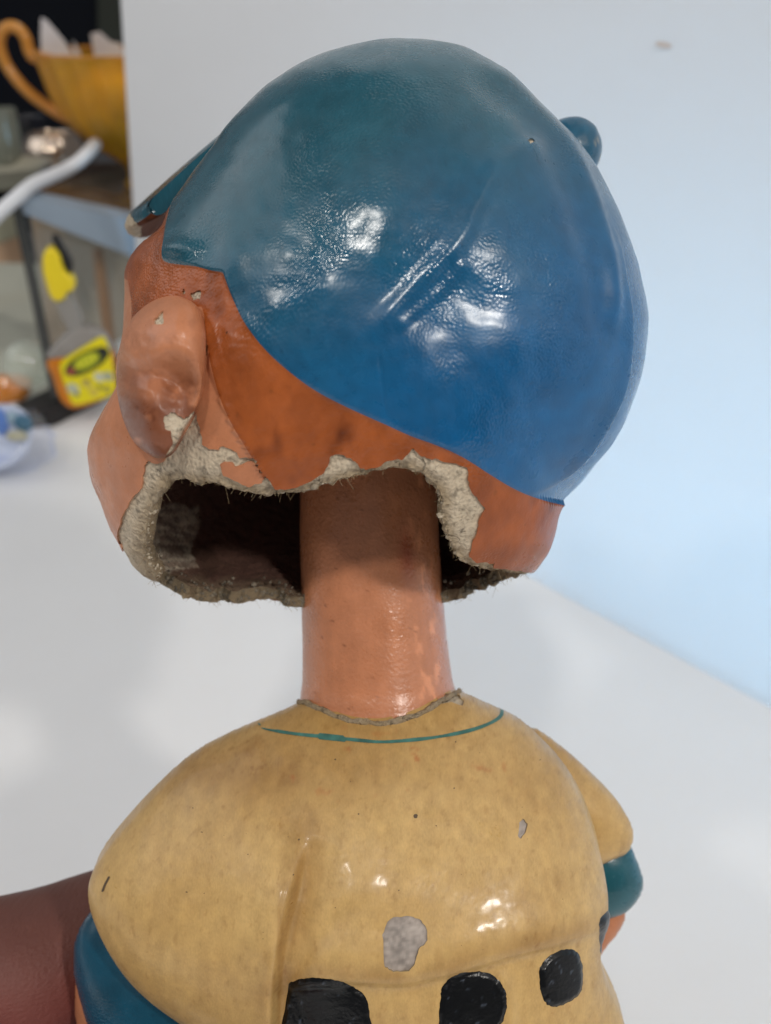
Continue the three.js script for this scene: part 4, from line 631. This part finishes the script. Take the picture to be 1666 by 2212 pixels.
// lathe with an axis at frame column u, rows [radius, v] in frame units, at a depth
function turned(rows, u, depth, seg = 64) { const k = bx(depth), v0 = rows[rows.length - 1][1]; return new THREE.LatheGeometry(densify(rows, false, 6).map(([r, v]) => new THREE.Vector2(Math.max(0.00001, r * k), (v0 - v) * k)), seg); }
{
  const dep = 0.74, k = bx(dep), cup = grp('amber_glass_cup'); cup.position.copy(at(306, 424, dep)); cup.scale.setScalar(0.9);
  tag(cup, 'amber glass footed cup with curled handle at the top left', 'cup');
  const streak = tex(256, (x, y) => { const k = 0.8 + 0.5 * tile(x, y * 0.4 % 1, 16, 4, 61) + 0.3 * tile(x, y, 8, 3, 63); return [k, k * 0.94, k * 0.7]; });
  const amber = new THREE.MeshPhysicalMaterial({ color: RGB(1, 0.55, 0.008), map: streak, roughness: 0.12, transmission: 0.45, thickness: 0, side: THREE.DoubleSide, bumpMap: bumpSmooth, bumpScale: 0.001 });
  const rimY = 112;
  mk('bowl', turned([[190, rimY], [188, rimY + 6], [178, 160], [162, 215], [132, 268], [85, 312], [48, 338], [30, 352], [24, 372], [34, 392], [60, 406], [84, 416], [88, 424]], 0, dep, 160), amber, cup); { const p = cup.children[0].geometry.attributes.position; for (let i = 0; i < p.count; i++) { const a = Math.atan2(p.getZ(i), p.getX(i)), m = 1 + 0.018 * Math.cos(a * 20) + 0.012 * n3(p.getX(i) * 60, p.getY(i) * 60, p.getZ(i) * 60); p.setXYZ(i, p.getX(i) * m, p.getY(i), p.getZ(i) * m); } cup.children[0].geometry.computeVertexNormals(); }
  const hm = new THREE.MeshPhysicalMaterial({ color: RGB(0.62, 0.27, 0.045), roughness: 0.18, transmission: 0.2, thickness: 0, side: THREE.DoubleSide });
  const hp = [[112, 128], [92, 126], [74, 124], [66, 108], [64, 88], [54, 70], [36, 63], [16, 72], [4, 98], [8, 132], [24, 164], [48, 194], [78, 220], [108, 240], [134, 254]].map(([u, v]) => V((u - 276) * k, (424 - v) * k, 0.0));
  mk('handle', new THREE.TubeGeometry(new THREE.CatmullRomCurve3(hp), 120, 12.5 * k, 16), hm, cup);
  mk('rim', new THREE.TorusGeometry(189 * k, 3.2 * k, 10, 90), hm, cup).position.y = (424 - rimY) * k; cup.children[2].rotation.x = Math.PI / 2;
  // white paper points rising inside
  const tp = grp('tissue_paper'); tp.position.copy(cup.position); tp.scale.setScalar(0.9); tag(tp, 'white pointed tissue paper sticking up out of the amber cup', 'tissue paper');
  const white = std(0.75, 0.73, 0.76, 0.8, { transmission: 0.3, thickness: 0 });
  const leaf = (pts, zz) => { const s = new THREE.Shape(pts.map(([u, v]) => new THREE.Vector2((u - 276) * k, (424 - v) * k))), g = new THREE.ExtrudeGeometry(s, { depth: 0.0012, bevelEnabled: false }); const m = mk('sheet', g, white, tp); m.position.z = zz; return m; };
  leaf([[92, 130], [98, 84], [106, 46], [116, 50], [134, 72], [152, 96], [160, 130]], 0.0); leaf([[130, 130], [136, 74], [150, 92], [164, 112], [172, 130]], 0.004); leaf([[166, 130], [170, 90], [180, 112], [186, 130]], 0.002); leaf([[204, 130], [202, 78], [222, 74], [242, 92], [256, 130]], -0.01); leaf([[226, 132], [240, 92], [268, 96], [280, 132]], -0.004);
  const lq = mk('crumple', new THREE.IcosahedronGeometry(92 * k, 3), std(0.62, 0.33, 0.06, 0.6), tp); lq.position.y = (424 - 205) * k; lq.scale.set(1.3, 0.85, 1.3);
}
{   // polished metal dish and dark pot on the shelf behind
  const dep = DZ * 1.6, dish = mk('metal_dish', turned([[4, 330], [62, 328], [66, 318], [62, 300], [52, 282], [50, 276], [46, 282], [54, 306], [0.1, 316]], 0, dep), new THREE.MeshPhysicalMaterial({ color: RGB(0.62, 0.5, 0.4), metalness: 1, roughness: 0.16, side: THREE.DoubleSide }), scene);
  dish.position.copy(at(118, 330, dep)); tag(dish, 'shiny copper coloured metal dish below the cup handle', 'dish');
  const pot = mk('dark_vase', turned([[2, 322], [52, 322], [64, 270], [60, 190], [48, 120], [36, 60], [40, 20], [36, 20], [30, 60], [2, 80]], 0, DZ * 1.75), std(0.006, 0.007, 0.014, 0.18), scene); pot.position.copy(at(72, 322, DZ * 1.75)); tag(pot, 'tall dark glossy vase behind the curled amber handle', 'vase');
  const g1 = mk('glass_tumbler', turned([[2, 350], [34, 350], [38, 250], [35, 250], [31, 344], [2, 346]], 0, DZ * 1.3), std(0.34, 0.36, 0.3, 0.1, { transmission: 0.5, thickness: 0 }), scene); g1.position.copy(at(16, 352, DZ * 1.3)); tag(g1, 'grey-green glass tumbler at the left edge above the white cord', 'tumbler');
  const w = mk('glass_saucer', turned([[2, 400], [40, 400], [96, 368], [100, 366], [42, 408], [2, 408]], 0, DZ * 1.25), std(0.28, 0.27, 0.22, 0.15), scene); w.position.copy(at(10, 402, DZ * 1.25)); tag(w, 'grey glass saucer under the tumbler at the left edge', 'saucer');
}
{   // white cord draped over the case
  const pts = [[-60, 520], [-10, 468], [40, 424], [70, 400], [104, 384], [140, 368], [172, 348], [194, 326], [206, 312]].map(([u, v], i) => at(u, v, DZ * (0.93 + i * 0.03)));
  const c = mk('white_cord', mergeGeometries([new THREE.TubeGeometry(new THREE.CatmullRomCurve3(pts), 120, 0.0043, 16), new THREE.SphereGeometry(0.0043, 16, 12).translate(...pts[8].toArray())]), std(0.66, 0.68, 0.72, 0.5), scene);
  tag(c, 'thick white cord lying over the top of the display case', 'cord');
}
{   // spray bottle inside the case
  const b0 = onTable(186, 878, 0.013), dep = V().subVectors(b0, camera.position).dot(fwd), k = bx(dep), bt = grp('spray_bottle'); bt.position.copy(b0); bt.rotation.set(0, 0.18, -0.09);
  tag(bt, 'clear bottle of orange liquid with yellow nozzle and yellow label in the display case', 'bottle');
  const L = (u, v) => new THREE.Vector2((u - 190) * k, (872 - v) * k), ex = (pts, d, bev, z) => { const s = new THREE.Shape(densify(pts, true, 5).map(([u, v]) => L(u, v))); const g = new THREE.ExtrudeGeometry(s, { depth: d * k, bevelEnabled: bev > 0, bevelSize: bev * k, bevelThickness: bev * k, bevelSegments: 5, bevelOffset: -bev * k }); g.translate(0, 0, (z - d) * k); return g; };
  mk('liquid', ex([[122, 768], [128, 808], [136, 848], [148, 868], [164, 876], [194, 869], [242, 846], [256, 832], [255, 795], [251, 748], [200, 752]], 26, 10, 0), std(0.6, 0.19, 0.008, 0.18), bt);
  mk('shell', ex([[121, 764], [133, 740], [157, 715], [182, 698], [206, 696], [233, 707], [243, 722], [250, 746], [200, 756]], 26, 8, 0), std(0.42, 0.39, 0.36, 0.15, { transmission: 0.35, thickness: 0 }), bt);
  mk('neck', ex([[146, 636], [176, 632], [196, 692], [168, 704]], 20, 5, -3), std(0.45, 0.43, 0.4, 0.2, { transmission: 0.45, thickness: 0 }), bt);
  mk('nozzle', ex([[130, 552], [138, 536], [152, 534], [162, 545], [166, 566], [172, 580], [184, 590], [187, 606], [180, 618], [172, 620], [164, 634], [150, 640], [138, 630], [132, 606], [128, 580]], 22, 8, 6), std(0.82, 0.63, 0.01, 0.4), bt);
  mk('trigger', ex([[148, 514], [160, 510], [172, 534], [184, 562], [180, 584], [172, 578], [160, 548]], 14, 4, 0), std(0.01, 0.01, 0.01, 0.4), bt);
  const cv = document.createElement('canvas'); cv.width = 256; cv.height = 320; const x = cv.getContext('2d');
  x.fillStyle = '#e8d800'; x.fillRect(0, 0, 256, 320);
  x.save(); x.translate(128, 112); x.rotate(-0.48); x.fillStyle = '#39420e'; x.beginPath(); x.ellipse(0, 0, 118, 44, 0, 0, 7); x.fill(); x.fillStyle = '#b6bd10'; x.beginPath(); x.ellipse(0, -4, 66, 30, 0, 0, 7); x.fill(); x.fillStyle = '#96443a'; x.beginPath(); x.ellipse(-88, 4, 22, 18, 0, 0, 7); x.fill(); x.fillStyle = '#20201c'; x.beginPath(); x.ellipse(92, -8, 20, 22, 0, 0, 7); x.fill(); x.fillStyle = '#d6d23a'; for (let i = 0; i < 4; i++) { x.beginPath(); x.ellipse(-40 + i * 26, -4, 8, 15, 0.2, 0, 7); x.fill(); } x.restore();
  for (const [a, b, r, c] of [[54, 236, 30, '#b9bda6'], [180, 180, 26, '#c6c8b4'], [222, 176, 26, '#a7aa90'], [120, 210, 26, '#c7b552'], [122, 196, 10, '#8d6a3a'], [178, 226, 13, '#7d7a32'], [70, 262, 13, '#6a6f66'], [212, 236, 22, '#b0a43c'], [150, 250, 24, '#d0bb4a']]) { x.fillStyle = c; x.beginPath(); x.ellipse(a, b, r, r * 0.8, 0.4, 0, 7); x.fill(); }
  const lt = new THREE.CanvasTexture(cv); lt.colorSpace = THREE.SRGBColorSpace;
  const lg = ex([[145, 784], [152, 764], [176, 746], [206, 726], [232, 710], [241, 718], [249, 748], [254, 800], [255, 826], [244, 840], [200, 856], [168, 862], [158, 840]], 2, 0, 13), p = lg.attributes.position, uv = lg.attributes.uv; for (let i = 0; i < p.count; i++) uv.setXY(i, (p.getX(i) / k + 190 - 144) / 112, (p.getY(i) / k - 872 + 864 + 0) / 156 + 0.02);
  mk('label', lg, new THREE.MeshStandardMaterial({ map: lt, roughness: 0.5 }), bt);
}
{   // clear glass ball and orange glass pieces
  const dep = DZ * 1.04, k = bx(dep), ball = mk('glass_ball', new THREE.SphereGeometry(54 * k, 48, 32), new THREE.MeshPhysicalMaterial({ color: RGB(0.9, 0.93, 0.88), roughness: 0.03, transmission: 0.8, thickness: 0, side: THREE.DoubleSide }), scene);
  ball.position.copy(at(62, 786, dep)); tag(ball, 'clear glass ball beside the dark post of the case', 'glass ball');
  const or = mk('orange_glass_dish', turned([[2, 862], [36, 860], [58, 838], [62, 822], [56, 822], [34, 850], [2, 854]], 0, DZ * 1.08), std(0.55, 0.2, 0.03, 0.15), scene); or.position.copy(at(10, 864, DZ * 1.08)); tag(or, 'orange glass dish at the left edge under the glass ball', 'dish');
}
{   // white dish with blue, teal and cream trinkets, wrapped in clear plastic
  const p0 = onTable(20, 1010), dep = V().subVectors(p0, camera.position).dot(fwd), k = bx(dep);
  const dish = mk('white_dish', new THREE.LatheGeometry([[0.1, 0], [40, 0], [58, 10], [76, 38], [80, 52], [75, 56], [66, 48], [50, 22], [0.1, 14]].map(([r, y]) => new THREE.Vector2(r * k, y * k)), 64), std(0.66, 0.7, 0.78, 0.3), scene);
  dish.position.copy(at(16, 968, dep)); dish.rotation.x = 0.62; dish.rotation.z = 0.12; tag(dish, 'small white dish wrapped in plastic at the left edge of the table', 'dish');
  const put = (name, label, u, v, r, c, sx = 1, sy = 1) => { const m = mk(name, new THREE.IcosahedronGeometry(r * k, 3), std(...c, 0.3), scene); m.position.copy(at(u, v, dep * 0.965)); m.scale.set(sx, sy, 0.5); tag(m, label, 'trinket'); };
  put('blue_trinket', 'bright blue trinket leftmost in the white dish', 2, 912, 22, [0.07, 0.2, 0.55], 0.7, 1.5); put('pale_trinket', 'pale grey-blue trinket in the middle of the white dish', 28, 904, 17, [0.3, 0.42, 0.46]); put('teal_trinket', 'dark teal trinket at the right inside the white dish', 50, 914, 20, [0.01, 0.12, 0.19]); put('cream_trinket', 'cream trinket lying lowest in the white dish', 36, 942, 18, [0.5, 0.46, 0.28], 1.3, 0.7);
  const g = new THREE.IcosahedronGeometry(1, 14), q = g.attributes.position, v = V(); for (let i = 0; i < q.count; i++) { v.fromBufferAttribute(q, i); const n = 1 + 0.35 * fbm(v.x * 2.2, v.y * 2.2, v.z * 2.2 + 4, 4); q.setXYZ(i, v.x * 108 * k * n, Math.max(-0.4, v.y * n) * 78 * k, v.z * 80 * k * n); } g.computeVertexNormals();
  const bag = mk('plastic_bag', g, new THREE.MeshPhysicalMaterial({ color: RGB(0.92, 0.94, 1), roughness: 0.08, transmission: 0.97, thickness: 0, side: THREE.DoubleSide, specularIntensity: 0.7 }), scene); bag.position.copy(at(6, 962, dep * 0.97)); bag.position.y = Math.max(bag.position.y, 0.4 * 78 * k + 0.001); tag(bag, 'crumpled clear plastic bag round the white dish', 'plastic bag');
}
renderer.render(scene, camera);
